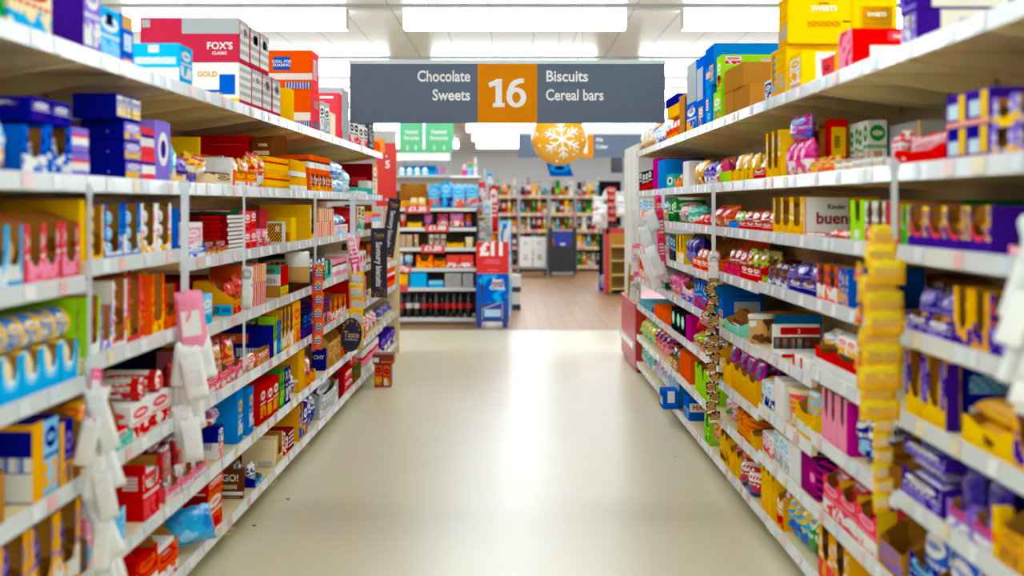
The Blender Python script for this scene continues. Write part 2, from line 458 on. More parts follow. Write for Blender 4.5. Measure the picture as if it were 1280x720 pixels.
def tray(side, w, d, h, cols, op):
    th = .004; slot = op.get('slot', 0)
    fh = h * op.get('fh', .34)
    c = cols.split(',')
    outer = mat(cols, op.get('pat', 'p'))
    b = MB(); x0, x1 = -w / 2, w / 2
    b.box(x0 + th, x1 - th, th, d - th, 0, .004, 1)
    hb = min(h * op.get('bh', 1.0), op.get('hmax', 9))
    b.box(x0, x1, d - th, d, 0, hb, 1)
    if slot: prof = [(0, 0), (d - th, 0), (d - th, hb), (d * .25, hb), (0, h)]
    else: prof = [(0, 0), (d - th, 0), (d - th, hb), (d * .62, hb), (d * .42, h * .82), (d * .2, fh * 1.25), (0, fh)]
    b.prism(prof, 'x', x0, x0 + th, 1, 1, 0)
    b.prism(prof, 'x', x1 - th, x1, 1, 0, 1)
    o = b.build(op.get('nm', 'display_tray'), [outer, M_kraft])
    e = w * op.get('e', .2)
    if slot: pr = [(x0, 0), (x1, 0), (x1, h), (x1 - e, h), (x1 - e * 1.1, fh * 1.4), (x1 - e * 1.9, fh), (x0 + e * 1.9, fh), (x0 + e * 1.1, fh * 1.4), (x0 + e, h), (x0, h)]
    else: pr = [(x0, 0), (x1, 0), (x1, fh * 1.08), (x1 - w * .12, fh * 1.05), (x1 - w * .3, fh * .86), (x0 + w * .3, fh * .86), (x0 + w * .12, fh * 1.05), (x0, fh * 1.08)]
    fm = mat(op['lip'], op.get('lpat', 'n')) if 'lip' in op else (mat(','.join(c[:1] + c[1:]), 'n') if len(c) > 1 else outer)
    b = MB(); b.prism(pr, 'y', -.003, .001, 0, 0, 0)
    b.build('front_lip', [fm, M_kraft], o)
    if slot and 'pillar' in op:
        for x in (x0, x1 - e): MB().box(x + .001, x + e - .001, -.0044, -.0032, h * .3, h * .995).build('corner_print', mat(op['pillar'], 'n'), o)
    dress(o, side, w, d, h, op, .0034)
    return o
def bagmesh(w, d, h, nm, cols, pat, seed, fin='film', nu=8, nv=12):
    vs = []; fs = []
    for sg in (-1, 1):
        for j in range(nv + 1):
            v = 2 * j / nv - 1
            for i in range(nu + 1):
                u = 2 * i / nu - 1
                t = max(0, 1 - abs(u) ** 3.2) ** .6 * max(0, 1 - (abs(v) / .9) ** 4) ** .5 if abs(v) < .9 else 0
                cr = noise.noise((u * 2.1 + seed, v * 2.4 + sg, seed * 1.7)) * .30 + noise.noise((u * 5 + seed, v * 5 + sg * 3, seed)) * .14
                y = d / 2 + sg * d / 2 * min(1, t * .82 * (1 + cr)) + sg * .0012
                x = u * w / 2 * (1 - .07 * t) + noise.noise((v * 3 + seed, u, 2.2)) * w * .02
                z = (v + 1) / 2 * h * (1 - .04 * t) + (.006 * (i % 2) if j == nv else 0) + noise.noise((u * 1.5 + seed, v, 5.5)) * h * .03 * (v + 1)
                vs.append((x, y, max(0, z)))
    row = nu + 1; K = row * (nv + 1)
    for sg in (0, 1):
        for j in range(nv):
            for i in range(nu):
                a = sg * K + j * row + i
                q = (a, a + 1, a + row + 1, a + row)
                fs.append(q if sg == 0 else q[::-1])
    for i in range(nu):
        fs.append((i + 1, i, K + i, K + i + 1)); a = nv * row + i; fs.append((a, a + 1, K + a + 1, K + a))
    for j in range(nv):
        a = j * row; fs.append((a, a + row, K + a + row, K + a)); a += nu; fs.append((a + row, a, K + a, K + a + row))
    me = bpy.data.meshes.new(nm); me.from_pydata(vs, [], fs); me.materials.append(mat(cols, pat, fin))
    me.polygons.foreach_set('use_smooth', [True] * len(fs)); me.update()
    return me
def bag(side, w, d, h, cols, op):
    w *= .95
    o = link(op.get('nm', 'pouch'), bagmesh(w, d, h, 'pouch', cols, op.get('pat', 'n'), R() * 50))
    c = cols.split(',')
    MB().box(-w * .44, w * .44, d / 2 - .0022, d / 2 + .0022, h * .955, h * .995).build('top_seal', mat(c[-1] if len(c) > 1 else c[0], 'p', 'film'), o)
    return o
def flow(side, w, d, h, cols, op):
    rs = []; n = 10; k = 14; sd = R() * 40
    for i in range(n + 1):
        q = i / n; y = q * d
        t = 1 if .16 < q < .84 else (.72 if .09 < q < .91 else .12)
        ring = []
        for j in range(k):
            a = 2 * PI * j / k; ca, sa = math.cos(a), math.sin(a)
            e = 1 + .12 * noise.noise((ca * 1.5 + sd, sa * 1.5, y * 14))
            ring.append((math.copysign(abs(ca) ** .7, ca) * w / 2 * (.98 if t < .5 else .95) * e * (1 if t > .5 else 1.0), y,
                         max(.0, h / 2 + math.copysign(abs(sa) ** .7, sa) * h / 2 * t * e)))
        rs.append(ring)
    o = MB().rings(rs).build(op.get('nm', 'wrapped_pack'), mat(cols, op.get('pat', 'n'), 'film'), smooth=True)
    c = cols.split(',')
    MB().box(-w * .46, w * .46, -.004, .002, h * .45, h * .55).build('crimped_end', mat(c[-1], 'p', 'film'), o)
    return o
def roll(side, w, d, h, cols, op):
    c = cols.split(','); r = min(w, h) / 2
    o = MB().lathe([(r * .8, .004), (r, .012), (r, d - .01), (r * .8, d)], 20, (0, 0, r)).build if False else None
    b = MB(); b.lathe([(r * .75, 0), (r * .97, .008), (r, .02), (r, d - .02), (r * .9, d)], 20, (0, 0, r), 0, 'y')
    o = b.build(op.get('nm', 'biscuit_roll'), mat(cols, 'n', 'film'), smooth=True)
    MB().lathe([(r * 1.012, .01), (r * 1.012, .038)], 20, (0, 0, r), 0, 'y').build('end_band', mat(c[1], 'p', 'film'), o, smooth=False)
    MB().lathe([(r * .5, -.003), (r * .7, -.001), (r * .7, .002)], 16, (0, 0, r), 0, 'y').build('folded_end', mat(c[-1], 'p', 'film'), o)
    return o
def tub(side, w, d, h, cols, op):
    c = cols.split(','); r = min(w, d) / 2
    o = MB().lathe([(r * .85, 0), (r * .9, .004), (r, h * .8), (r * .96, h * .86)], 20, (0, r, 0)).build(op.get('nm', 'tub'), mat(cols, op.get('pat', 'n'), 'plas'), smooth=True)
    MB().lathe([(r * 1.04, h * .86), (r * 1.04, h * .97), (r * .95, h)], 20, (0, r, 0)).build('lid', mat(c[-1], 'p', 'plas'), o)
    return o
def box_open(side, w, d, h, cols, op):
    """a cut-open kraft shipping box: four walls, two flaps folded out"""
    th = .004; b = MB(); x0, x1 = -w / 2, w / 2
    b.box(x0, x1, 0, d, 0, th, 1)
    fh = h * op.get('fh', .55)
    for x in (x0, x1 - th): b.prism([(0, th), (d, th), (d, h), (d * .5, h), (.0, fh)], 'x', x, x + th, 1, 1 if x < 0 else 0, 0 if x < 0 else 1)
    b.box(x0 + th, x1 - th, d - th, d, th, h, 1)
    o = b.build(op.get('nm', 'open_box'), [mat(cols.split(',')[0], 'p', 'matt'), M_kraft])
    MB().prism([(x0 + th, th), (x1 - th, th), (x1 - th, fh), (x0 + w * .3, fh * .96), (x0 + th, fh)], 'y', 0, th).build('front_wall', mat(cols, op.get('pat', 'n'), 'matt'), o)
    fl = min(.03, op.get('hmax', 9) - h - .01)
    if fl > .006: MB().prism([(d * .5, h), (d - th, h), (d * .8, h + fl), (d * .55, h + fl * .8)], 'x', x0, x0 + .002).build('flap', M_kraft, o)
    dress(o, side, w, d, h, op)
    return o
BUILD = dict(C=carton, T=tray, S=lambda s, w, d, h, c, o: tray(s, w, d, h, c, dict(o, slot=1)), B=bag, F=flow, R=roll, J=tub, K=box_open)
DEPTH = dict(C=.36, T=.36, S=.36, B=.085, F=.2, R=.26, J=.14, K=.36)
CAT = dict(C='carton', T='display tray', S='display tray', B='bag', F='packet', R='biscuit roll', J='tub', K='cardboard box')
NAME = dict(C='carton', T='display_tray', S='slotted_tray', B='pouch', F='wrapped_pack', R='biscuit_roll', J='tub', K='open_box')
REC = []           # every piece of goods: (object, side, shelf, description, y, z)
def reg(o, side, sh, desc, y, z, kind, cat=None):
    o['category'] = cat or CAT[kind]
    REC.append((o, side, sh, desc, y, z))
def shelf_z(side, sh, y):
    lv = LEV[side][ybay(side, y)]
    if lv[sh] is None: lv = LEV[side][ybay(side, y) - 1]
    return lv[sh] + LIP
def shelf_top(side, sh, y):
    lv = LEV[side][ybay(side, y)]
    up = [z for z in lv[:sh] if z]
    return (up[-1] - (.056 if len(up) == 1 and lv[0] else .02)) if up else 9
def place(side, sh, rows):
    q = RUN[side]
    sp = []
    for r in rows:
        x0, x1, yt, n, K, cols, desc = r[:7]
        op = dict(r[7]) if len(r) > 7 else {}
        t = op.get('t', .012)
        y0, y1 = px2y(side, x0, t), px2y(side, x1, t)
        sp.append([y0, y1, t, x0, x1, yt, n, K, cols, desc, op])
    for a in sp:                                    # front goods end where goods behind them begin
        K, op = a[7], a[10]
        d = op.get('d', DEPTH[K])
        d = min(d, DEEP - a[2] - .012)
        for b in sp:
            if b is not a and b[2] > a[2] + .03 and b[0] < a[1] - .003 and b[1] > a[0] + .003: d = min(d, b[2] - a[2] - .008)
        op['d'] = d
    last = {}; tops = []
    for a in sorted(sp, key=lambda s: (1 if s[10].get('b') else 0, s[0])):
        y0, y1, t, x0, x1, yt, n, K, cols, desc, op = a
        lane = (round(t / .1), op.get('b', 0))
        y0 = max(y0, last.get(lane, -9) + .002)
        if y1 - y0 < .012: y1 = y0 + .012
        for bi in BAYS[side][1:-1]:                  # goods stand on one shelf: not across a step between two bays
            if y0 < bi < y1:
                i_ = BAYS[side].index(bi)
                za, zc = LEV[side][i_ - 1][sh], LEV[side][i_][sh]
                if za is None or zc is None or abs(za - zc) > .0015:
                    if bi - y0 > y1 - bi: y1 = bi - .006
                    else: y0 = bi + .006
        last[lane] = y1
        d = op['d']; m = op.get('m', 1)
        ztop = px2z(side, x0, yt, t)
        zb = shelf_z(side, sh, (y0 + y1) / 2)
        if op.get('b'): zb = max(zb, px2z(side, x0, op['b'], t)) + .001
        if op.get('b'):                             # rest on whatever stands below
            und = [tz for (ya, yb, ta, td, tz) in tops if ya < y1 - .002 and yb > y0 + .002 and ta < t + d and td > t and abs(tz - zb) < .07]
            if und: zb = max(und) + .001
        if op.get('lift'): zb += op['lift']
        h = (min(ztop, shelf_top(side, sh, (y0 + y1) / 2)) - zb) / m
        h = max(h, .018)
        tops.append((y0, y1, t, t + d, zb + h * m))
        w = op.get('w', (y1 - y0) / n - .003)
        proto = None
        for i in range(n):
            yc = y0 + (y1 - y0) * (i + .5) / n
            for j in range(m):
                if proto is None:
                    o = proto = BUILD[K](side, w, d, h - (.001 if m > 1 else 0), cols, dict(op, nm=op.get('nm', NAME[K]), hmax=shelf_top(side, sh, (y0 + y1) / 2) - zb - j * h))
                elif K in 'BF' and (i + j) % 3 == 0: o = BUILD[K](side, w, d, h - .001, cols, dict(op, nm=op.get('nm', NAME[K]), hmax=shelf_top(side, sh, (y0 + y1) / 2) - zb - j * h))
                else: o = copy_tree(proto)
                z = zb + j * h + .0005 + abs(math.sin(op.get('roll', 0))) * w / 2
                yw = op.get('yw', 0)
                jit = (R() - .5) * (.02 if K in 'CTSK' else .12) + math.radians(yw)
                if w < .04: jit *= .3
                dt = R() * .008 if d < .42 else 0
                o.location = pos(side, yc, t + dt, z)
                o.rotation_euler = (op.get('lean', 0) * (-1), op.get('roll', 0), q['rot'] + jit)
                if op.get('along'):                 # lies lengthwise along the shelf
                    o.location = pos(side, yc + q['s'] * -d / 2, t + op['along'], z); o.rotation_euler = (0, 0, q['rot'] + PI / 2)
                reg(o, side, sh, desc, yc, z, K, op.get('cat'))
                fl = op.get('fill')
                if fl and K in 'TSK': contents(side, sh, yc, t + dt, z, w, d, h, fl, q['rot'] + jit, shelf_top(side, sh, yc) - z if m == 1 else h * 1.02)
_fp = {}
def contents(side, sh, yc, t, z, w, d, h, fl, rot, hmax=9):
    FK, k, cols, desc, frac = fl[:5]
    fo = fl[5] if len(fl) > 5 else {}
    iw = w - .016; ih = min(h * frac, hmax - .012)
    if FK == 'B':
        dd = min(.06, (d - .03) / max(k, 1))
        for j in range(k):
            o = bag(side, iw * .95, dd * .86, ih * (1 - .06 * R()), cols, dict(fo, nm='pouch'))
            o.location = pos(side, yc, t + .012 + j * dd, z + .006); o.rotation_euler = (-.04 - .03 * R(), 0, rot)
            reg(o, side, sh, desc, yc, z + j * .001, 'B')
    elif FK == 'F':
        hh = ih / k; dd = max(.02, min(d - .045, .09)); iw *= .96; s = 1 if side == 'L' else -1
        proto = None
        for j in range(k):
            if proto is None or j % 2: o = proto = flow(side, dd, iw, hh - .001, cols, fo)
            else: o = copy_tree(proto)
            o.name = 'wrapped_pack'
            o.location = pos(side, yc + s * iw / 2, t + .019 + dd / 2, z + .006 + j * hh); o.rotation_euler = (0, 0, rot + PI / 2)
            reg(o, side, sh, desc, yc, z + .005 + j * hh, FK)
    else:
        hh = ih / k; dd = min(d - .02, .24)
        proto = None
        for j in range(k):
            if proto is None:
                o = proto = BUILD[FK](side, iw, dd, hh - .001, cols, dict(fo, nm=NAME[FK], tape=0))
            else: o = copy_tree(proto)
            o.location = pos(side, yc, t + .008, z + .005 + j * hh); o.rotation_euler = (0, 0, rot)
            reg(o, side, sh, desc, yc, z + .005 + j * hh, FK)

# ---------------------------------------------------------------- goods on the left run (x0, x1: near and far edge of the front, yt: its top, as seen along the shelf)
place('L', 0, [
    (-70, 8, -60, 1, 'C', 'gr,cr,te', 'green and cream carton'),
    (12, 66, -40, 1, 'C', 'cr,rd,cy', 'cream carton with red and blue print', {'pat': 'n'}),
    (104, 126, -30, 1, 'C', 'pu,lp,wh', 'dark purple carton with lilac front', {'fp': [(.04, .96, .03, .97, 'lp,wh', 'n')], 'np': [(.55, .75, .3, .34, 'lp', 'p')]}),
    (127, 153, 5, 1, 'C', 'cy,wh,lb', 'cyan carton with dark carry hole', {'pat': 'n', 'fp': [(.32, .62, .68, .9, 'nv', 'p')]}),
    (154, 169, 16, 1, 'C', 'bl,or,wh'.replace('or', 'ora'), 'slim blue carton with orange top', {'fp': [(.05, .95, .72, .99, 'tn', 'p'), (.2, .8, .3, .62, 'wh,lb', 'n'), (.1, .9, .02, .15, 'ora,wh', 'n')], 'd': .3}),
    (224, 241, 54, 1, 'C', 'cy,wh', 'pale cyan carton with white base', {'np': [(.0, 1, .02, .4, 'wh', 'p'), (.55, .7, .78, .95, 'wh', 'p'), (.35, .95, .5, .66, 'wh,lb', 'h')], 'fp': [(.1, .9, .1, .9, 'cy,wh', 'n')], 'd': .25}),
    (299, 314, 78, 1, 'C', 'wh,gy', 'white carton with gold and blue roundels', {'d': .44, 'np': [(0, 1, .0, .16, 'ye', 'p'), (.35, .82, .3, .36, 'bl', 'p'), (.8, .96, .25, .72, 'bl', 'p')], 'fp': [(.06, .94, .16, .9, 'wh,gy', 'h'), (0, 1, 0, .14, 'fx', 'p')],
        'nt': [('GOLD', .68, .72, .17, 'go'), ('GOLD', .76, .24, .13, 'go')]}),
    (314.3, 351, 84, 3, 'C', 'fx,wh', 'white-fronted biscuit case; lower tier', {'d': .44, 'fp': [(.06, .94, .14, .97, 'wh,gy', 'h'), (.32, .78, .6, .84, 'wh,dk,gy', 'o')]}),
    (299, 312, 22, 1, 'C', 'fx,wh', 'crimson carton; upper tier with white lettering', {'b': 77, 'd': .44, 'np': [(.42, 1, .64, .99, 'gy,wh', 'p'), (.02, .1, .78, .95, 'gy', 'v'), (.02, .28, .1, .22, 'wh,bk', 'v')], 'fp': [(.06, .94, .1, .97, 'wh,gy', 'h'), (.32, .78, .6, .84, 'wh,dk,gy', 'o')],
        'nt': [("FOX'S", .8, .36, .22, 'wh'), ('CLASSIC', .8, .2, .09, 'wh')]}),
    (312.3, 336, 33, 2, 'C', 'fx,wh', 'white-fronted biscuit case; upper tier', {'b': 85, 'd': .44, 'fp': [(.06, .94, .1, .97, 'wh,gy', 'h'), (.32, .78, .6, .84, 'wh,dk,gy', 'o')]}),
    (364, 369.5, 110, 1, 'C', 'ye,yo', 'yellow carton with a brown flap', {'np': [(.0, .45, 0, .85, 'tn', 'p')], 'd': .25}),
    (388, 399.5, 113, 1, 'C', 'ora,co', 'orange-red carton; lower tier', {'d': .42, 'np': [(.72, 1, .02, .22, 'bl,wh', 'v'), (.5, 1, .24, .44, 'wh', 'p'), (.8, .97, .52, .85, 'ora,wh,wh', 'o')], 'fp': [(.05, .95, .03, .97, 'co', 'p'), (.3, .8, .6, .8, 'wh', 'p'), (.15, .9, .08, .25, 'lb', 'v')]}),
    (390, 398.5, 63, 1, 'C', 'ora,co', 'orange-red carton; upper tier', {'b': 112, 'd': .42, 'np': [(.02, 1, .28, .44, 'wh', 'p'), (.62, .98, .06, .22, 'bl,wh', 'v'), (.45, .69, .52, .84, 'bl', 'p'), (.74, .97, .5, .88, 'ora,wh,wh', 'o')], 'fp': [(.05, .95, .03, .97, 'co', 'p'), (.15, .7, .3, .8, 'wh', 'p')],
        'nt': [('IDEAL FOR\nSHARING', .57, .68, .1, 'wh')]}),
    (401, 413, 126, 2, 'C', 'gy,wh,dk', 'leaning grey and white pack', {'d': .2, 'roll': -.05}),
    (414, 420, 140, 1, 'C', 'cr,wh', 'beige pack', {'d': .2}),
    (424, 428.5, 116, 1, 'C', 'co,wh', 'coral carton', {'d': .34, 'np': [(.6, .9, .88, .93, 'wh', 'p')]}),
    (429, 437, 110, 1, 'C', 'gy,fx', 'mottled grey carton with pink base', {'np': [(0, 1, .3, .95, 'gy,pk,wh', 'n'), (0, 1, 0, .22, 'fx', 'p')]}),
    (438, 460, 150, 4, 'C', 'wh,bk,co', 'slim white and black pack', {'d': .25, 'pat': 'n'}),
    (461, 468, 150, 1, 'C', 'dk,gy', 'dark grey carton', {'d': .3}),
    (469, 477, 176, 1, 'C', 'ora,yo', 'orange carton', {'d': .3, 'np': []}),
])
place('L', 1, [
    (-60, 22, 128, 2, 'B', 'wh,lb,yo', 'white and blue pouch with orange window', {'d': .11}),
    (27, 58, 156, 1, 'S', 'bl,nb,wh', 'blue tray with white pots', {'fh': .36, 'fill': ('B', 2, 'wh,br,lb', 'white pouch in a blue tray', .95)}),
    (60, 92, 156, 1, 'S', 'bl,nb,wh', 'blue tray with white pots', {'fh': .4, 'fill': ('B', 2, 'wh,gy,lb', 'white pouch in a blue tray', .95)}),
    (40, 92, 120, 2, 'C', 'nb,pu,wh', 'dark blue slab carton on the pots', {'b': 150, 'd': .3}),
    (93, 114, 158, 1, 'C', 'lp,wh,co', 'lilac pack stood on another', {'m': 2, 'd': .1, 'pat': 'b'}),
    (93, 116, 150, 1, 'K', 'kc', 'cut kraft box', {'t': .16, 'd': .2}),
    (157, 178, 150, 1, 'C', 'nb,lp,ye', 'dark blue carton with lilac front', {'m': 3, 'fp': [(.03, .97, .06, .94, 'lp,wh,ye', 'n')], 'np': [(.6, .64, .4, .5, 'lp', 'p')]}),
    (146, 178, 114, 5, 'C', 'nb,pu,ye', 'thin dark blue carton on the stack', {'b': 148, 'd': .3, 'pat': 'p', 'fp': [(.05, .95, .1, .9, 'wh,pu,ye', 'n')]}),
    (178.5, 195, 158, 1, 'C', 'co,wh,pu', 'red and white carton', {'m': 2, 'pat': 'b'}),
    (195.5, 214, 150, 1, 'C', 'lp,wh,pu', 'lilac carton with white badge', {'pat': 'o'}),
    (216, 232, 215, 1, 'T', 'cr,yo', 'low cream tray', {'d': .14, 'fh': .8, 'fill': ('B', 1, 'cy,te,wh', 'tall twisted cyan bag', 3.4)}),
    (232, 244, 214, 1, 'T', 'pu,lp', 'low purple tray', {'d': .16, 'fh': .9, 'fill': ('B', 1, 'lp,pu,wh', 'small purple bag', 1.9)}),
    (250, 252, 171, 1, 'C', 'ye,yo', 'yellow carton with open front', {'t': .14, 'd': .3, 'np': []}),
    (250, 268, 190, 1, 'B', 'ye,rd,wh', 'yellow bag with red top', {'d': .12, 'lift': .03}),
    (269, 290, 214, 1, 'T', 'cr,br,wh', 'cream tray with brown packs', {'d': .2, 'fh': .7, 'fill': ('C', 1, 'br,cr', 'brown pack in a cream tray', .9)}),
    (290, 291.5, 197, 1, 'C', 'wh,bl', 'white carton with blue badge', {'d': .14, 'np': [(.5, .95, .55, .9, 'wh,rd,bl', 'o'), (.2, .8, .1, .2, 'lb', 'p')]}),
    (313, 323.5, 155, 1, 'C', 'rd,wh,dr', 'large red carton', {'t': .12, 'd': .33, 'np': [(.0, .62, .3, .62, 'wh,bl', 'v'), (.04, .98, .02, .28, 'wh', 'p'), (.3, .55, .34, .6, 'rd,wh,bl', 'o'), (.72, .92, .5, .56, 'wh', 'p'), (.4, .9, .82, .84, 'co', 'p')], 'fp': [(.1, .9, .1, .9, 'rd,wh', 'n')]}),
    (295, 320, 193, 2, 'T', 'ora,yo,wh', 'orange wedge tray', {'d': .2, 'fh': .5, 'lip': 'ora,ye,wh', 'fill': ('B', 2, 'ye,ora,wh', 'yellow bag in an orange tray', .9)}),
    (321, 334, 190, 2, 'B', 'rd,ye,wh', 'red and yellow bag', {'d': .1}),
    (335, 363, 217, 2, 'C', 'yo,ye,rd', 'amber pack; lower tier', {'d': .2, 'pat': 'b'}),
    (335, 361, 195, 2, 'C', 'yo,ye,rd', 'amber pack; upper tier', {'b': 216, 'd': .2, 'pat': 'b'}),
    (340, 361, 172, 1, 'C', 'br,cho,cr', 'brown carton tilted above amber packs', {'b': 194, 'd': .22, 'np': [(.1, .9, .08, .3, 'cr,kd', 'v')], 'nt': [('YDER', .6, .6, .2, 'cr')], 'roll': -.06}),
    (364, 384, 220, 2, 'C', 'yo,wh,ye', 'white-based yellow pack; lower tier', {'d': .22, 'fp': [(0, 1, 0, .4, 'wh', 'p')], 'np': [(0, 1, 0, .4, 'wh', 'p')]}),
    (364, 383, 199, 2, 'C', 'yo,wh,ye', 'white-based yellow pack; upper tier', {'b': 219, 'd': .22, 'fp': [(0, 1, 0, .3, 'wh', 'p')], 'np': [(0, 1, 0, .3, 'wh', 'p')]}),
    (382, 388, 176, 1, 'C', 'cho,br,cr', 'dark brown carton behind yellow packs', {'t': .24, 'd': .2, 'nt': [('DER', .5, .42, .28, 'cr')], 'np': []}),
    (388, 415, 217, 5, 'S', 'ora,wh,yo', 'orange-and-white slotted pack; lower tier', {'d': .24, 'fh': .25, 'lip': 'ora,wh,yo', 'fill': ('C', 2, 'br,wh', 'brown pack in an orange slot', .8)}),
    (388, 414, 193, 4, 'C', 'ora,wh,br', 'orange and white pack; upper tier', {'b': 216, 'd': .24, 'pat': 'b'}),
    (418, 434, 222, 2, 'B', 'lb,wh,lb', 'pale blue bag; lower tier', {'d': .14}),
    (418, 433, 200, 2, 'B', 'lb,wh,bl', 'pale blue bag; upper tier', {'b': 221, 'd': .14}),
    (435, 441, 212, 1, 'B', 'lb,wh,wh', 'white and pale blue bag', {'d': .12}),
    (466, 472, 201, 1, 'C', 'dr,co,cr', 'dark red carton with gold arch', {'t': .03, 'd': .3, 'fp': [(0, 1, 0, 1, 'tn,wh', 'n')], 'np': [(.4, .85, .35, .6, 'co,dr', 'h')]}),
    (445, 460, 234, 4, 'C', 'wh,te', 'small white and teal pack', {'d': .07, 'pat': 't'}),
    (461, 465.5, 226, 1, 'C', 'te,wh', 'small teal pack', {'d': .08, 'pat': 't'}),
])
place('L', 2, [
    (-60, 30, 284, 4, 'S', 'cy,lb,wh', 'cyan slotted tray', {'fh': .36, 'e': .12, 'bh': 1.18, 'lip': 'cy,lb,wh', 'fill': ('R', 2, 'nb,wh,tn', 'dark blue roll in a cyan tray', .72)}),
    (31, 99, 280, 3, 'S', 'co,wh,rd', 'coral slotted tray', {'fh': .3, 'e': .16, 'bh': 1.2, 'lip': 'co,wh,pk', 'fill': ('R', 1, 'wh,co,tn', 'pale roll in a coral tray', .4)}),
    (99, 108, 250, 1, 'C', 'ye,yo', 'tall yellow carton with bowed top', {'np': [(.02, .98, .02, .98, 'yo,ye', 'm')]}),
    (110, 130, 256, 1, 'S', 'ye,wh,yo', 'yellow slotted tray', {'fh': .1, 'e': .08, 'fill': ('R', 4, 'wh,ye,ye', 'white and yellow roll in a yellow tray', .95)}),
    (131, 176, 255, 2, 'S', 'bl,wh,nb', 'blue slotted tray', {'fh': .12, 'e': .14, 'lip': 'bl,cy,wh', 'fill': ('R', 3, 'wh,cy,lb', 'white roll in a blue tray', .85)}),
    (177, 215, 254, 2, 'S', 'bl,wh,yo', 'blue and white slotted tray', {'fh': .16, 'e': .14, 'lip': 'wh,hp,yo', 'lpat': 'n', 'fill': ('R', 3, 'lb,wh,wh', 'pale blue roll in blue-and-white tray', .85)}),
    (217, 228, 262, 1, 'C', 'bl,wh', 'leaning blue carton', {'d': .2, 'roll': .06, 'np': [(.1, .9, .75, .95, 'lb,wh', 'n'), (.3, .6, .3, .6, 'wh', 'p')]}),
    (233, 258, 308, 1, 'T', 'bl,wh', 'low blue tray with white logo', {'d': .16, 'fh': .9, 'fill': ('C', 1, 'wh,pk', 'white and peach pack in a blue tray', 2.6)}),
    (259, 284, 300, 2, 'T', 'br,kc,cr', 'brown tray of small packs', {'d': .2, 'fh': .5, 'lip': 'kc,co,cr', 'fill': ('C', 2, 'br,pk', 'small brown pack in a brown tray', .8)}),
    (262, 284, 262, 2, 'C', 'dr,wh,dg', 'dark red carton with green badge', {'t': .2, 'd': .22, 'np': [(.05, .95, .35, .6, 'wh,dg', 'n')]}),
    (286, 307, 282, 1, 'C', 'dr,wh', 'thin dark red carton in a white-edged stack', {'m': 9, 'd': .3, 'fp': [(.02, .98, .25, .98, 'wh', 'p')], 'np': [(.6, .9, .1, .9, 'rd', 'p')], 'tape': 0}),
    (289, 302, 262, 1, 'C', 'dg,wh,rd', 'green and red carton on the thin stack', {'b': 281, 'd': .25, 'np': [(.05, .95, .1, .5, 'dg,wh', 'o'), (0, 1, .6, .95, 'rd,wh', 'n')]}),
    (308, 321, 264, 2, 'C', 'co,wh,rd', 'red and white pack', {'m': 2, 'd': .2, 'pat': 'n'}),
    (322, 337, 286, 2, 'T', 'rd,wh,pk', 'red and white wedge tray', {'d': .22, 'fh': .5, 'fill': ('C', 1, 'pk,wh', 'pink pack in a red wedge tray', .9)}),
    (325, 337, 262, 2, 'C', 'co,wh,dr', 'coral carton with white label', {'t': .22, 'd': .2, 'np': [(.2, .7, .2, .7, 'wh,te', 'n')]}),
    (386, 387.6, 256, 1, 'C', 'ye,wh', 'large yellow carton with barcode', {'t': .1, 'd': .36, 'np': [(.4, .92, .55, .78, 'bk,yo', 'v')]}),
    (355, 358.5, 277, 1, 'C', 'wh,yo', 'white carton with black and amber stripes', {'d': .085, 'np': [(.06, .94, .1, .92, 'yo,bk', 's'), (.55, .8, .55, .8, 'wh,gy', 'o')]}),
    (366, 372, 272, 1, 'C', 'ye,wh', 'small yellow carton with square stamp', {'d': .085, 'np': [(.25, .85, .06, .42, 'ora', 'p'), (.29, .81, .1, .38, 'ye', 'p')], 'nt': [('FC', .55, .24, .16, 'ora')]}),
    (388, 394, 256, 1, 'S', 'ye,wh,yo', 'narrow yellow slotted tray', {'d': .3, 'fh': .15, 'fill': ('R', 4, 'yo,ye,wh', 'amber roll in a yellow slot', .95)}),
    (396, 419, 278, 4, 'C', 'ora,wh,tn', 'orange and cream pack; lower tier', {'d': .18, 'pat': 'x'}),
    (399, 418, 261, 3, 'C', 'tn,ora,wh', 'peach pack; upper tier', {'b': 277, 'd': .18, 'pat': 'x'}),
    (420, 436, 282, 2, 'C', 'wh,pk,lb', 'low white pack with pink print', {'d': .2, 'pat': 'n'}),
    (420, 436, 269, 2, 'B', 'lb,wh,bl', 'pale blue bag on the white packs', {'b': 281, 'd': .14}),
    (442, 447, 260, 1, 'C', 'rd,co', 'slim red carton', {'d': .2}),
    (448, 456, 258, 2, 'C', 'cr,dg,te', 'slim cream and green carton', {'d': .2, 'pat': 'n'}),
    (457, 465, 256, 3, 'C', 'br,pk,yo', 'slim brown carton', {'d': .16, 'pat': 'b'}),
    (466, 476, 268, 3, 'C', 'wh,lb,ora', 'white and blue pack', {'d': .16, 'pat': 't'}),
    (479, 488, 258, 2, 'C', 'wh,br,rd', 'white boxed pack beside the red end board', {'d': .16, 'pat': 'x'}),
    (489, 491.5, 262, 1, 'C', 'pk,wh', 'pale pink carton at the run end', {'d': .2}),
])
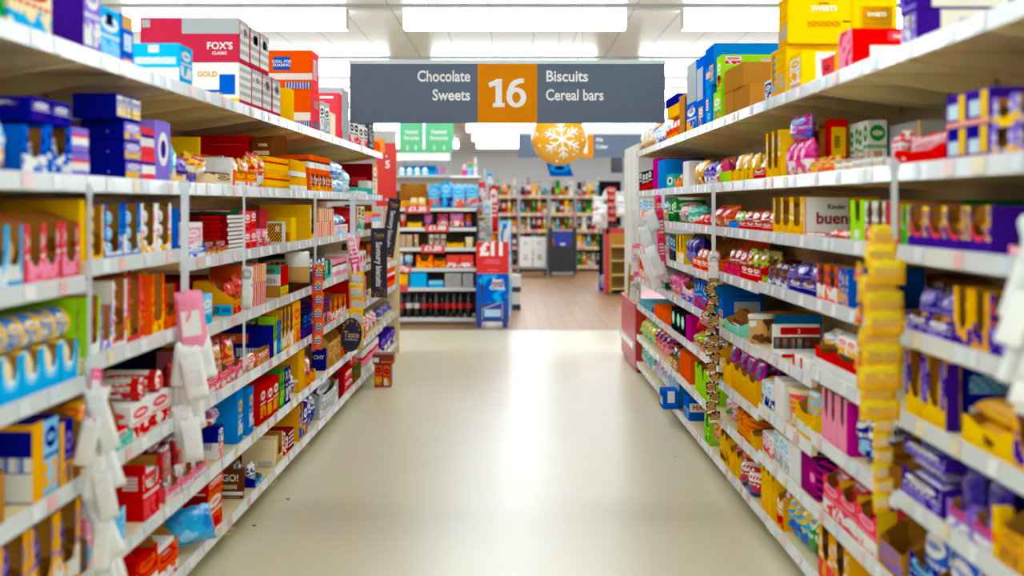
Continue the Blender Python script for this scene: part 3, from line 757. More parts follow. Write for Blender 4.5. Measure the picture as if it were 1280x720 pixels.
place('L', 3, [
    (-60, 96, 470, 6, 'S', 'cy,lb,wh', 'cyan tray with oval badge', {'fh': .5, 'e': .14, 'bh': 1.0, 'pat': 'p', 'lip': 'cy,lb,wh', 'lpat': 'o', 'fill': ('R', 1, 'lb,ye,cr', 'yellow-ended blue roll in a cyan tray', 1.0)}),
    (-30, 95, 410, 6, 'R', 'bb,ye,cr', 'yellow-ended blue roll lying on trays', {'b': 461, 'd': .13, 'along': .06, 'w': .1}),
    (97, 107, 366, 1, 'S', 'lm,gr,wh', 'lime slotted tray', {'fh': .2, 'e': .12, 'fill': ('F', 4, 'co,ye,wh', 'coral pack in a lime tray', .7)}),
    (110, 125, 372, 1, 'S', 'lm,ye,wh', 'pale lime slotted tray', {'fh': .2, 'e': .12, 'fill': ('F', 4, 'ora,ye,rd', 'orange pack in a pale lime tray', .7)}),
    (126, 140, 384, 1, 'S', 'lp,wh', 'lilac slotted tray', {'fh': .25, 'e': .1, 'fill': ('F', 3, 'yo,ora,wh', 'amber pack in a lilac tray', .8)}),
    (140, 159, 352, 1, 'S', 'wh,pk,ora', 'white slotted tray of red packs', {'fh': .1, 'e': .12, 'fill': ('F', 4, 'co,wh,rd', 'red and white pack in a white tray', .95)}),
    (160, 177, 348, 1, 'S', 'co,ora,ye', 'coral slotted tray of red packs', {'fh': .1, 'e': .12, 'fill': ('F', 4, 'rd,pk,ye', 'red pack in a coral tray', .95)}),
    (178, 190, 340, 1, 'B', 'rd,ora,ye', 'tall red and orange bag', {'d': .12}),
    (191, 205, 344, 1, 'S', 'ora,ye', 'orange tray of yellow bags', {'fh': .22, 'e': .1, 'fill': ('B', 2, 'ye,rd,yo', 'yellow bag in an orange tray', 1.0)}),
    (206, 220, 358, 1, 'S', 'rd,ora', 'red wedge tray', {'fh': .3, 'e': .12, 'fill': ('F', 2, 'yo,rd,ye', 'amber pack in a red wedge tray', .5)}),
    (234, 262, 350, 1, 'C', 'dr,wh,br', 'dark red carton behind cyan packs', {'t': .2, 'd': .22, 'np': [(.2, .8, .4, .7, 'wh,rd', 'n')]}),
    (255, 268, 370, 1, 'C', 'lb,wh,cy', 'pale blue pack', {'d': .16, 'pat': 'n'}),
    (291, 292.5, 382, 1, 'C', 'cy,lb', 'small cyan carton with dark stamp', {'d': .075, 'np': [(.05, .3, .25, .8, 'nv', 'p'), (.08, .22, .32, .72, 'cy', 'p'), (.45, .95, .35, .75, 'nb,cy', 'h')]}),
    (293, 303, 352, 2, 'T', 'yo,rd,ora', 'amber wedge tray of crisps', {'d': .22, 'fh': .5, 'lip': 'ora,yo,rd', 'fill': ('B', 2, 'rd,ora,ye', 'red crisp bag in an amber tray', .95)}),
    (304, 311, 345, 2, 'B', 'ora,rd,ye', 'orange bag behind the hanging white bag', {'d': .1}),
    (312, 334, 357, 3, 'C', 'ora,wh,rd', 'orange carton; lower tier', {'d': .2, 'pat': 'x'}),
    (312, 333, 334, 3, 'C', 'ora,yo,wh', 'orange carton; upper tier', {'b': 356, 'd': .2, 'pat': 'x'}),
    (352, 361, 333, 1, 'C', 'kc,rd', 'tan carton with teal top and red front', {'d': .19, 'np': [(0, 1, .74, 1, 'te', 'p'), (.35, .85, .78, .92, 'kd', 'p'), (0, 1, .38, .74, 'wh', 'p'), (.1, .9, .44, .62, 'wh,dk', 'v'), (.1, .6, .02, .1, 'dr', 'p')], 'fp': [(.0, 1, .34, 1, 'rd', 'p'), (0, 1, 0, .33, 'lm,ora', 'n')]}),
    (367, 381, 317, 1, 'B', 'tn,wh,wh', 'white crisp bag with orange crisps printed', {'d': .07, 'pat': 't', 'yw': -65, 'b': 357, 'w': .15}),
    (364, 386, 358, 2, 'C', 'cho,br', 'low brown carton under the crisp bag', {'d': .2, 'np': []}),
    (387, 406, 322, 4, 'C', 'dk,wh,bk', 'dark grey carton with white print', {'d': .3, 'pat': 'n'}),
    (408, 415, 326, 1, 'S', 'mi,te', 'mint slotted tray', {'d': .3, 'fh': .2, 'e': .25}),
    (416, 434, 326, 4, 'C', 'pk,wh,br', 'pink and white carton', {'d': .25, 'pat': 'b'}),
    (440, 458, 318, 4, 'C', 'wh,pk,rd', 'white carton with red dot', {'d': .2, 'pat': 'o'}),
    (459, 474, 305, 4, 'C', 'br,ora,cr', 'brown and orange carton', {'d': .2, 'pat': 'n'}),
    (476, 494, 312, 3, 'B', 'wh,cr,pk', 'white paper bag', {'d': .14}),
])
place('L', 4, [
    (43, 76, 532, 1, 'C', 'nb,yo', 'blue and yellow multipack with barcode', {'np': [(0, 1, .02, .38, 'wh', 'p'), (0, 1, .4, .58, 'wh,bl', 'v'), (.5, .62, .6, .9, 'yo', 'p'), (0, 1, .92, 1, 'yo', 'p')], 'fp': [(0, .4, 0, 1, 'yo', 'p'), (.42, 1, .02, .98, 'lb,nb,yo', 'n')]}),
    (-60, 8, 560, 1, 'K', 'kc', 'empty kraft tray', {'d': .3}),
    (77, 94, 530, 1, 'C', 'pu,yo,lb', 'purple multipack with yellow edge', {'fp': [(0, .3, 0, 1, 'yo', 'p'), (.32, 1, .02, .98, 'nb,lp,yo', 'n')]}),
    (95, 107, 522, 1, 'K', 'kd', 'brown open box', {'d': .3, 'fill': ('B', 2, 'lm,yo,gr', 'lime bag in a brown box', .8)}),
    (112, 142, 492, 1, 'K', 'kc,yo', 'kraft tray of orange packs', {'d': .3, 'fill': ('F', 2, 'yo,ora,ye', 'orange pack in a kraft tray', .8)}),
    (186, 215, 446, 1, 'C', 'nv,bl', 'navy carton with white emblem', {'t': .22, 'd': .23, 'np': [(.4, .75, .3, .8, 'nv,wh', 'o')]}),
    (142, 166, 478, 1, 'T', 'te,mi', 'tall open teal-edged tray', {'fh': .2, 'd': .2, 'fill': ('C', 1, 'rd,wh', 'red and white pack in a teal-edged tray', .25)}),
    (167, 212, 508, 2, 'C', 'wh,co,rd', 'white biscuit box with red end', {'d': .2, 'pat': 'n', 'np': [(0, .25, .05, .95, 'rd', 'p')]}),
    (168, 212, 478, 2, 'R', 'wh,rd,rd', 'white roll with red end on the boxes', {'b': 507, 'd': .2}),
    (228, 258, 455, 2, 'B', 'rd,dr,wh', 'red sweet bag behind white packs', {'d': .1}),
    (259, 302, 440, 3, 'T', 'pk,co,wh', 'pink tray of red bags', {'d': .3, 'fh': .4, 'lip': 'co,pk,wh', 'fill': ('B', 3, 'rd,yo,wh', 'red bag in a pink tray', 1.0)}),
    (336.5, 342.5, 409, 1, 'C', 'nb,bl', 'royal blue carton with orange label', {'d': .3, 'np': [(.05, .66, .5, .8, 'ora', 'p'), (.45, .9, .1, .36, 'wh,bl', 'v')], 'nt': [('CLUB', .34, .65, .17, 'wh')]}),
    (303, 320, 448, 2, 'F', 'wh,ora,co', 'white and orange pack before the blue carton', {'d': .022}),
    (321, 336, 440, 1, 'T', 'ora,wh', 'orange scalloped tray', {'d': .022, 'fh': .9, 'lip': 'ora,wh,tn'}),
    (324, 334, 393, 1, 'B', 'gr,lm,wh', 'green bag lying on the blue carton', {'b': 409, 'd': .14, 't': .1}),
    (343, 346.5, 396, 1, 'S', 'lm,gr,wh', 'narrow lime slotted tray', {'d': .3, 'fh': .3}),
    (347, 351, 402, 1, 'S', 'bl,cy', 'narrow blue slotted tray', {'d': .3, 'fh': .3, 'fill': ('B', 2, 'cy,wh,bl', 'cyan bag in a blue tray', .8)}),
    (352, 368, 388, 3, 'S', 'yo,wh,pu', 'amber tray of snack packs', {'d': .3, 'fh': .3, 'lip': 'yo,pu,wh', 'fill': ('B', 2, 'ye,wh,pu', 'yellow snack pack in an amber tray', .95)}),
    (369, 377, 376, 1, 'C', 'yo,ora', 'tall amber carton', {'d': .3, 'pat': 'n'}),
    (378, 392, 392, 2, 'C', 'nv,bl,pu', 'navy and purple pack', {'d': .2, 'pat': 'n'}),
    (396, 413, 372, 4, 'C', 'br,pu,pk', 'brown and plum carton', {'d': .25, 'pat': 'n'}),
    (414, 432, 376, 3, 'S', 'ora,yo,wh', 'orange slotted tray of snacks', {'d': .25, 'fh': .35, 'fill': ('B', 2, 'ora,yo,bk', 'orange snack bag in an orange tray', .9)}),
    (442, 458, 352, 4, 'C', 'rd,ora,wh', 'slim red and orange carton', {'d': .25, 'pat': 'x'}),
    (460, 474, 340, 3, 'C', 'br,dg,cr', 'brown and green carton', {'d': .2, 'pat': 'n'}),
    (476, 494, 340, 3, 'C', 'ora,rd,wh', 'orange carton near the run end', {'d': .25, 'pat': 'b'}),
])
place('L', 5, [
    (-90, 100, 655, 5, 'S', 'yo,nb,lp', 'amber tray of purple packs', {'fh': .3, 'e': .14, 'lip': 'yo,lp,wh', 'fill': ('B', 2, 'pu,lp,yo', 'purple pack in an amber tray', .95)}),
    (101, 110, 650, 1, 'K', 'dk,kd', 'dark open box', {'d': .3}),
    (112, 130, 640, 1, 'C', 'pk,wh,cy', 'pink and blue pack behind hanging white packs', {'d': .2, 'pat': 'n'}),
    (131, 158, 615, 1, 'T', 'lb,cy', 'pale blue tray', {'d': .3, 'fh': .5}),
    (181, 200, 582, 1, 'S', 'rd,wh,co', 'red tray with white lettering', {'d': .1, 'fh': .55, 'e': .1, 'np': [(.3, .8, .55, .8, 'wh,rd', 'h')], 'fill': ('C', 3, 'wh,rd,co', 'white and red pack in a red tray', .8)}),
    (178, 208, 568, 1, 'K', 'kd', 'tall kraft box behind the red tray', {'t': .15, 'd': .28, 'fh': .9}),
    (209, 258, 572, 3, 'T', 'co,pk,ora', 'coral tray of dark red bags', {'fh': .3, 'd': .34, 'lip': 'pk,co,wh', 'fill': ('B', 3, 'dr,rd,wh', 'dark red bag in a coral tray', 1.15)}),
    (275, 281, 534, 1, 'C', 'nb,ora', 'white-based navy carton with barcode', {'d': .16, 'np': [(0, 1, 0, .5, 'wh', 'p'), (.15, .85, .28, .5, 'wh,bl', 'v')], 'fp': [(0, 1, 0, .5, 'ora,wh', 'n'), (0, 1, .5, 1, 'nb,wh', 'n')]}),
    (263, 281, 503, 1, 'B', 'rd,bl,wh', 'red round-topped bag on the navy carton', {'b': 533, 'd': .14}),
    (298, 305, 488, 1, 'C', 'bb,bl', 'large bright blue carton', {'d': .33, 'np': [(.02, .2, .06, .2, 'wh,bl', 'v')], 'fp': [(.1, .9, .1, .9, 'bb,yo,wh', 'n')]}),
    (311, 317, 486, 1, 'C', 'bb,bl', 'narrower bright blue carton', {'d': .25, 'np': [], 'fp': [(.1, .9, .1, .9, 'bb,yo,wh', 'n')]}),
    (325, 349, 484, 3, 'C', 'rd,wh,yo', 'red carton with printed front', {'d': .25, 'np': [(.55, .9, .05, .2, 'wh', 'p')], 'fp': [(.15, .95, .08, .9, 'rd,wh,yo', 'n')]}),
    (351, 356, 462, 1, 'S', 'gr,lm', 'green slotted tray', {'d': .2, 'fh': .35, 'e': .3}),
    (357, 363, 460, 1, 'S', 'nb,wh', 'navy and white slotted tray', {'d': .3, 'fh': .3, 'e': .3}),
    (364, 372, 470, 2, 'B', 'lp,wh,nb', 'lilac bag', {'d': .1}),
    (375, 382, 440, 1, 'C', 'yo,ye', 'tall amber carton with white stripe', {'d': .14, 'np': [(.05, .95, .25, .32, 'wh', 'p')]}),
    (383, 394, 448, 2, 'T', 'yo,ora', 'amber wedge tray', {'d': .3, 'fh': .4, 'fill': ('B', 2, 'pk,yo,ora', 'peach bag in an amber tray', .9)}),
    (408, 409.5, 436, 1, 'C', 'nb,bl', 'blue carton with white letters', {'d': .085, 'np': [], 'nt': [('CHY', .5, .6, .24, 'wh')]}),
    (395, 408, 421, 2, 'K', 'cr,kc', 'cream open box with navy bags', {'t': .13, 'd': .3, 'fill': ('B', 2, 'nv,nb,lp', 'navy bag in a cream box', 1.1)}),
    (411, 426, 416, 2, 'K', 'tn,kc', 'tan open box', {'d': .3, 'fh': .7}),
    (428, 442, 410, 3, 'C', 'br,kc,ora', 'brown carton behind the round disc', {'d': .25, 'pat': 'n'}),
    (443, 458, 402, 3, 'C', 'rd,wh,ora', 'red and white bagged pack', {'d': .2, 'pat': 'n'}),
    (460, 474, 396, 3, 'B', 'wh,co,rd', 'white and coral bag', {'d': .12}),
    (477, 494, 388, 3, 'B', 'pu,nb,wh', 'violet bag near the run end', {'d': .14}),
])
place('L', 6, [
    (120, 168, 690, 2, 'T', 'hp,wh,pk', 'pink tray at the shelf edge', {'fh': .5}),
    (171, 196, 668, 1, 'T', 'rd,ora,wh', 'red tray with white inside', {'d': .14, 'fh': .75, 'fill': ('C', 1, 'rd,yo', 'red pack in a red tray', .7)}),
    (197, 222, 664, 1, 'T', 'ora,rd,wh', 'orange-red tray with white inside', {'d': .16, 'fh': .55, 'fill': ('C', 1, 'wh,rd', 'white pack in an orange-red tray', .6)}),
    (226, 254, 632, 1, 'C', 'bb,wh', 'blue carton with pale spots', {'t': .22, 'd': .3, 'pat': 'm'}),
    (240, 268, 645, 1, 'B', 'cy,lb,bb', 'large bright blue bag leaning out', {'pat': 'm', 'd': .1, 'yw': -35, 'lean': .35, 't': -.03, 'w': .24, 'lift': .05}),
    (262, 279, 622, 1, 'C', 'dr,ora', 'maroon multipack with white lettering; lower tier', {'d': .15, 'np': [(0, 1, 0, .45, 'wh', 'p')], 'fp': [(.0, 1, .0, 1, 'ora,wh,rd', 'n')]}),
    (262, 279, 597, 1, 'C', 'rd,ora', 'maroon multipack with white lettering; upper tier', {'b': 621, 'd': .15, 'np': [(.15, .9, .1, .2, 'wh', 'h')], 'fp': [(.0, 1, .0, 1, 'ora,wh,rd', 'n')], 'nt': [('GO!', .5, .58, .5, 'wh')]}),
    (305.5, 307, 615, 1, 'C', 'br,wh', 'brown multipack; lower tier', {'d': .16, 'np': [(0, 1, .52, 1, 'wh', 'p'), (.05, .9, .2, .3, 'cr,br', 'h')]}),
    (305.5, 307, 587, 1, 'C', 'br,wh', 'brown multipack; upper tier', {'b': 614, 'd': .16, 'np': [(.1, .8, .12, .3, 'cr,br', 'h')], 'nt': [('& GO!', .5, .6, .42, 'wh')]}),
    (281, 305, 582, 1, 'K', 'kd', 'kraft box behind the brown multipacks', {'t': .19, 'd': .26, 'fh': .8}),
    (319, 327, 590, 1, 'T', 'nb,cy,wh', 'blue tray with stamped side', {'d': .16, 'fh': .5, 'lip': 'cy,bl,wh', 'np': [(.05, .45, .1, .45, 'wh,nb', 'v')], 'fill': ('B', 2, 'wh,nb,cy', 'blue and white bag in a blue tray', 1.3)}),
    (344, 345.5, 551, 1, 'C', 'cr,wh', 'cream carton with barcode', {'d': .22, 'np': [(.5, .92, .03, .22, 'wh,bk', 'v')]}),
    (346, 353, 545, 1, 'S', 'cr,tn', 'cream slotted tray', {'d': .25, 'fh': .3, 'e': .08, 'fill': ('B', 2, 'rd,wh,dr', 'red bag in a cream tray', .6)}),
    (354, 361, 534, 1, 'T', 'wh,rd', 'white tray of red tins', {'d': .25, 'fh': .5, 'fill': ('C', 1, 'dr,wh', 'maroon pack in a white tray', .8)}),
    (362, 369, 540, 1, 'C', 'dr,wh,rd', 'maroon carton with ringed print', {'d': .12, 'fp': [(.05, .95, .1, .9, 'dr,wh', 'h')]}),
    (374, 379, 508, 1, 'S', 'yo,bl', 'amber slotted tray', {'d': .2, 'fh': .5, 'e': .2, 'fill': ('C', 1, 'yo,bl', 'amber pack in an amber tray', .8)}),
    (380, 385, 506, 1, 'C', 'pu,wh,yo', 'violet pack', {'d': .2, 'pat': 'n'}),
    (386, 398, 500, 2, 'B', 'bl,wh,nb', 'blue and white bag', {'d': .12}),
    (400, 422, 484, 1, 'T', 'sil,wh', 'silver tray', {'d': .3, 'fh': .7, 'fill': ('B', 3, 'nv,sil,lp', 'navy and silver bag in a silver tray', 1.5)}),
    (424, 430, 470, 2, 'C', 'dr,rd,lb', 'dark red carton', {'d': .2, 'np': []}),
    (432, 442, 466, 1, 'C', 'rd,wh,co', 'red and white carton', {'m': 2, 'd': .2, 'pat': 'n'}),
    (443, 452, 444, 2, 'K', 'dg,kd', 'dark green open box', {'d': .3, 'fill': ('B', 2, 'rd,co,wh', 'red bag in a green box', 1.0)}),
    (453, 474, 440, 4, 'C', 'wh,pk,rd', 'pale carton at floor level', {'d': .2, 'pat': 'b'}),
    (477, 494, 424, 3, 'C', 'pu,lp,wh', 'violet and white carton near the run end', {'d': .2, 'pat': 'n'}),
])

# ---------------------------------------------------------------- goods on the right run
place('R', 0, [
    (1300, 1285, -20, 1, 'C', 'wh,gy', 'white carton above the price rail', {'d': .3}),
    (1146, 1126, 11, 1, 'C', 'pu,lp,ye', 'violet carton; lower tier', {'d': .42, 'fp': [(.05, .95, .05, .95, 'lp,wh', 'n'), (.55, .75, .45, .95, 'yo', 'p')], 'np': [(.16, .9, .3, .98, 'wh', 'p'), (.28, .42, .5, .75, 'gy', 'v'), (.6, .78, .4, .8, 'lp,wh', 'h'), (.84, .96, .6, .9, 'ye', 'p'), (.05, .12, .1, .25, 'wh', 'p')]}),
    (1146, 1124, -40, 1, 'C', 'pu,lp,wh', 'violet carton; upper tier', {'b': 10, 'd': .42, 'fp': [(.05, .95, .05, .95, 'lp,pu', 'n')], 'np': [(.1, .6, .05, .35, 'wh', 'p')]}),
    (1063, 1047, 35, 1, 'C', 'rd,co', 'red carton with barcode label', {'d': .3, 'fp': [(.0, 1, .0, 1, 'pk,co', 'm')], 'np': [(.2, .98, .14, .58, 'wh', 'p'), (.24, .94, .2, .38, 'wh,dk', 'v'), (.4, .65, .7, .92, 'co,rd', 'o')], 'nt': [('Hello', .52, .8, .13, 'wh')]}),
    (1040, 1026, 68, 1, 'C', 'co,rd,wh', 'coral pack with dark dot', {'d': .05, 'fp': [(.3, .7, .4, .6, 'bk,co', 'o')]}),
    (1046, 1040.5, 62, 1, 'C', 'ye,yo', 'slim yellow pack', {'d': .1}),
    (1000, 985, 63, 1, 'C', 'ye,ly', 'yellow carton with white label', {'d': .16, 'np': [(.35, .98, .14, .95, 'wh', 'p'), (.45, .9, .5, .8, 'wh,gy', 'v')], 'fp': [(.1, .9, .2, .85, 'wh,yo', 'n'), (.1, .9, .05, .2, 'yo,lp', 'n')]}),
    (983, 964, 56, 1, 'C', 'ye,yo', 'amber carton; lower tier', {'d': .44, 'fp': [(.05, .95, .04, .96, 'yo,ye,gy', 'n'), (.1, .35, .3, .9, 'wh,gy', 'h')], 'np': []}),
    (985, 973, -6, 1, 'C', 'ye,yo', 'amber carton with white lettering; upper tier', {'b': 55, 'd': .44, 'fp': [(.05, .95, .04, .96, 'yo,ye,gy', 'n')], 'np': [(.58, .6, .02, .98, 'yo', 'p'), (.66, .97, .08, .78, 'go', 'p'), (.68, .95, .1, .76, 'yo,go,ye', 'n'), (.18, .48, .34, .46, 'yo,br', 'h'), (.5, .58, .44, .47, 'br', 'p')],
        'nt': [('SWEETS', .33, .72, .15, 'wh'), ('SWEETS', .815, .6, .11, 'wh'), ('BONBON', .33, .83, .05, 'rd')]}),
    (964, 954, 98, 1, 'C', 'wh,nb', 'small white carton with blue print', {'d': .1}),
    (935, 916, 104, 1, 'C', 'kc', 'kraft case; lower tier', {'d': .25, 'np': [], 'pat': 'm'}),
    (915.5, 904, 112, 1, 'C', 'kc', 'kraft case; lower tier', {'d': .25, 'np': [], 'pat': 'm'}),
    (928, 915.5, 77, 1, 'C', 'kc', 'kraft case; upper tier', {'b': 110, 'd': .33, 'np': [(.55, .98, .1, .62, 'wh,gy', 'h')], 'pat': 'm'}),
    (915, 904, 83, 1, 'C', 'kc', 'kraft case; upper tier', {'b': 112, 'd': .33, 'np': [], 'pat': 'm'}),
    (901, 891, 112, 1, 'C', 'lm,gr,te', 'lime carton; lower tier', {'d': .35, 'pat': 'p', 'fp': [(.05, .95, .05, .9, 'lm,wh,te', 'n'), (.3, .9, .05, .3, 'ora,lm', 'n')]}),
    (901, 895, 68, 1, 'C', 'lm,ly', 'lime carton; upper tier', {'b': 112, 'd': .35, 'np': [(.06, .3, .72, .95, 'wh,rd', 'n'), (.6, .98, .8, .9, 'wh,rd', 'h')], 'fp': [(.1, .9, .1, .9, 'lm,wh,rd', 'n'), (.2, .6, .3, .45, 'bk', 'p')]}),
    (889, 882, 107, 1, 'C', 'bb,bl', 'bright blue carton; lower tier', {'d': .44, 'np': [], 'fp': [(.1, .5, .4, .7, 'wh,co', 'h'), (.4, .9, .05, .3, 'lb,bb', 'n')]}),
    (893, 881.5, 54, 1, 'C', 'bb,bl', 'large bright blue carton; upper tier', {'b': 106, 'd': .44, 'np': [], 'fp': [(.05, .95, .5, .97, 'bl', 'p'), (.1, .5, .22, .38, 'wh,co', 'h'), (.5, .9, .1, .5, 'yo,bb', 'n')]}),
    (880.5, 870, 68, 1, 'C', 'bl,gy', 'tall blue carton with grey panel', {'d': .25, 'fp': [(.1, .8, .4, .85, 'sil', 'p'), (.3, .8, .02, .3, 'tn,wh,bl', 'n')], 'np': []}),
    (869.5, 858, 74, 1, 'C', 'gy,bl', 'tall grey carton with blue foot', {'d': .25, 'fp': [(0, 1, 0, .42, 'bl,wh,yo', 'n'), (.3, .7, .3, .38, 'wh,co', 'h')], 'np': [(0, 1, .8, 1, 'bl', 'p')]}),
    (854, 848.5, 118, 1, 'C', 'kc,br', 'kraft box with dark open side', {'d': .16, 'np': [(.05, .45, .05, .95, 'br', 'p')]}),
    (847, 832, 143, 3, 'T', 'ora,rd,yo', 'orange tray', {'d': .3, 'fh': .5, 'fill': ('B', 2, 'ora,rd,wh', 'orange bag in an orange tray', 1.0)}),
    (846, 833, 128, 1, 'C', 'yo,ye', 'ribbed amber carton on the trays', {'b': 142, 'd': .3, 'np': [], 'pat': 'v'}),
    (846, 832, 116, 1, 'C', 'nb,bl', 'navy carton with pale script', {'b': 127, 'd': .3, 'np': [(.1, .9, .3, .7, 'nb,lb', 'h')]}),
    (831, 815, 150, 4, 'B', 'wh,lb,bl', 'white and blue pouch', {'d': .14}),
    (814, 797, 152, 3, 'B', 'tn,cr,bl', 'tan pouch with blue band', {'d': .16, 'pat': 'b'}),
])
place('R', 1, [
    (1300, 1239, 110, 2, 'S', 'lp,pu,ye', 'lilac tray of purple packs; upper tier', {'b': 153, 'fh': .3, 'd': .2, 'lip': 'lp,wh,ye', 'fill': ('F', 2, 'pu,ye,wh', 'purple pack in a lilac upper tray', .9)}),
    (1300, 1239, 152, 2, 'S', 'lp,pu,ye', 'lilac tray of purple packs; lower tier', {'fh': .3, 'd': .2, 'lip': 'lp,wh,ye', 'fill': ('F', 2, 'pu,ye,wh', 'purple pack in a lilac lower tray', .9)}),
    (1237, 1182, 108, 2, 'C', 'pu,wh,ye', 'violet and yellow pack; upper tier', {'b': 152, 'd': .16, 'fp': [(0, 1, 0, .16, 'ora,wh', 'v'), (.1, .58, .25, .7, 'wh,lb', 'h'), (.62, .9, .15, .95, 'ye', 'p')], 'np': []}),
    (1237, 1182, 153, 2, 'C', 'pu,wh,ye', 'violet and yellow pack; lower tier', {'d': .16, 'fp': [(0, 1, 0, .14, 'ora,wh', 'v'), (.1, .55, .2, .6, 'wh,lb', 'h'), (.6, .88, .2, .95, 'ye', 'p'), (.1, .5, .7, .95, 'nb', 'p')], 'np': []}),
    (1180, 1118, 167, 1, 'T', 'rd,dr', 'bright red tray with script badge', {'d': .24, 'fh': .62, 'bh': 1.1, 'pat': 'p', 'lip': 'rd', 'np': [], 'ft': [('Lindor', .2, .3, .14, 'wh')], 'fill': ('B', 5, 'rd,dr,wh', 'red sachet in a bright red tray', 1.05)}),
    (1117, 1107, 165, 1, 'B', 'wh,rd,co', 'white and red sachet', {'d': .1}),
    (1150, 1092, 150, 1, 'C', 'gy,wh', 'large grey carton', {'t': .28, 'd': .16, 'fp': [(.62, .95, .75, .9, 'tn,gy', 'h'), (.97, 1, 0, 1, 'ye', 'p')]}),
    (1103, 1062, 196, 3, 'C', 'wh,gy', 'clear tray of small pale jars', {'d': .14, 'pat': 'x', 'fp': [(.05, .95, .05, .6, 'tn,wh,gy', 'x'), (.0, 1, .72, 1, 'wh', 'p')], 'np': []}),
    (1084, 1060, 150, 4, 'C', 'wh,gr,tn', 'slim paper-fronted carton', {'t': .2, 'd': .2, 'pat': 'n'}),
    (1060, 1034, 198, 2, 'J', 'tn,wh,gy', 'small pale jar', {'d': .08}),
    (1036, 1031, 149, 1, 'C', 'rd,ora', 'red carton with yellow panel', {'t': .12, 'd': .32, 'np': [(.15, .9, .35, .86, 'ye', 'p'), (.3, .6, .5, .72, 'bk,ye', 'h')]}),
    (1028, 1009, 158, 1, 'K', 'kc,rd', 'upright kraft box with open side', {'t': .1, 'd': .3, 'fh': .95}),
    (1033, 1006, 195, 3, 'B', 'ye,rd,ora', 'yellow bag with red print', {'d': .1}),
    (1008, 976, 172, 3, 'B', 'hp,mg,wh', 'hot pink bag', {'d': .16, 'pat': 'n'}),
    (1000, 982, 137, 1, 'B', 'mg,cy,bl', 'magenta and blue bag on the pink bags', {'b': 172, 'd': .2}),
    (975, 956, 162, 2, 'S', 'ye,yo,wh', 'tall yellow slotted tray', {'d': .3, 'fh': .22, 'e': .18, 'lip': 'ye,wh,yo'}),
    (954, 941, 210, 1, 'T', 'rd,wh', 'red tray with white letters', {'d': .3, 'fh': .95, 'lip': 'rd,wh,rd', 'fill': ('B', 3, 'wh,rd,lp', 'white and red bag in a red tray', 1.8)}),
    (939, 912, 208, 3, 'T', 'ye,rd', 'yellow tray with a red S', {'d': .3, 'fh': .9, 'pat': 'p', 'lip': 'ye,ye', 'ft': [('S', .5, .42, .6, 'rd')], 'fill': ('B', 2, 'ye,yo,rd', 'yellow bag in a yellow tray', 1.9)}),
    (911, 899, 214, 1, 'C', 'lm,gr', 'small lime carton', {'d': .2, 'np': [], 'fp': []}),
    (898, 888, 200, 1, 'B', 'hp,wh,lp', 'pink bag with white ring', {'d': .12, 'pat': 'o'}),
    (908, 890, 197, 2, 'B', 'ora,lp,rd', 'orange and lilac bag behind pink bag', {'t': .14, 'd': .1}),
    (887, 877, 203, 2, 'B', 'lp,pu,wh', 'lilac bag', {'d': .1}),
    (876, 864, 201, 2, 'B', 'yo,ye,br', 'amber bag', {'d': .1}),
    (860, 853, 201, 1, 'C', 'wh,pk,gr', 'white tulip-cut carton', {'d': .12, 'np': [(.3, .7, .5, .8, 'pk', 'h')]}),
    (852, 843, 220, 2, 'T', 'tn,ora', 'low tan tray', {'d': .2, 'fh': .8, 'fill': ('F', 1, 'tn,ora,wh', 'tan pack in a tan tray', 1.2)}),
    (842, 832, 217, 1, 'C', 'te,wh,dg', 'small teal carton with white badge', {'d': .2, 'pat': 'o'}),
    (831, 822, 199, 2, 'C', 'bb,lb,bl', 'blue carton with curved top', {'d': .3, 'np': []}),
    (821, 815, 192, 1, 'C', 'mg,wh', 'magenta carton', {'d': .35, 'fp': [], 'np': [(.1, .7, .3, .8, 'gy', 'p')]}),
    (814, 798, 212, 4, 'C', 'bk,wh,rd', 'small black carton', {'d': .2, 'pat': 'n'}),
])
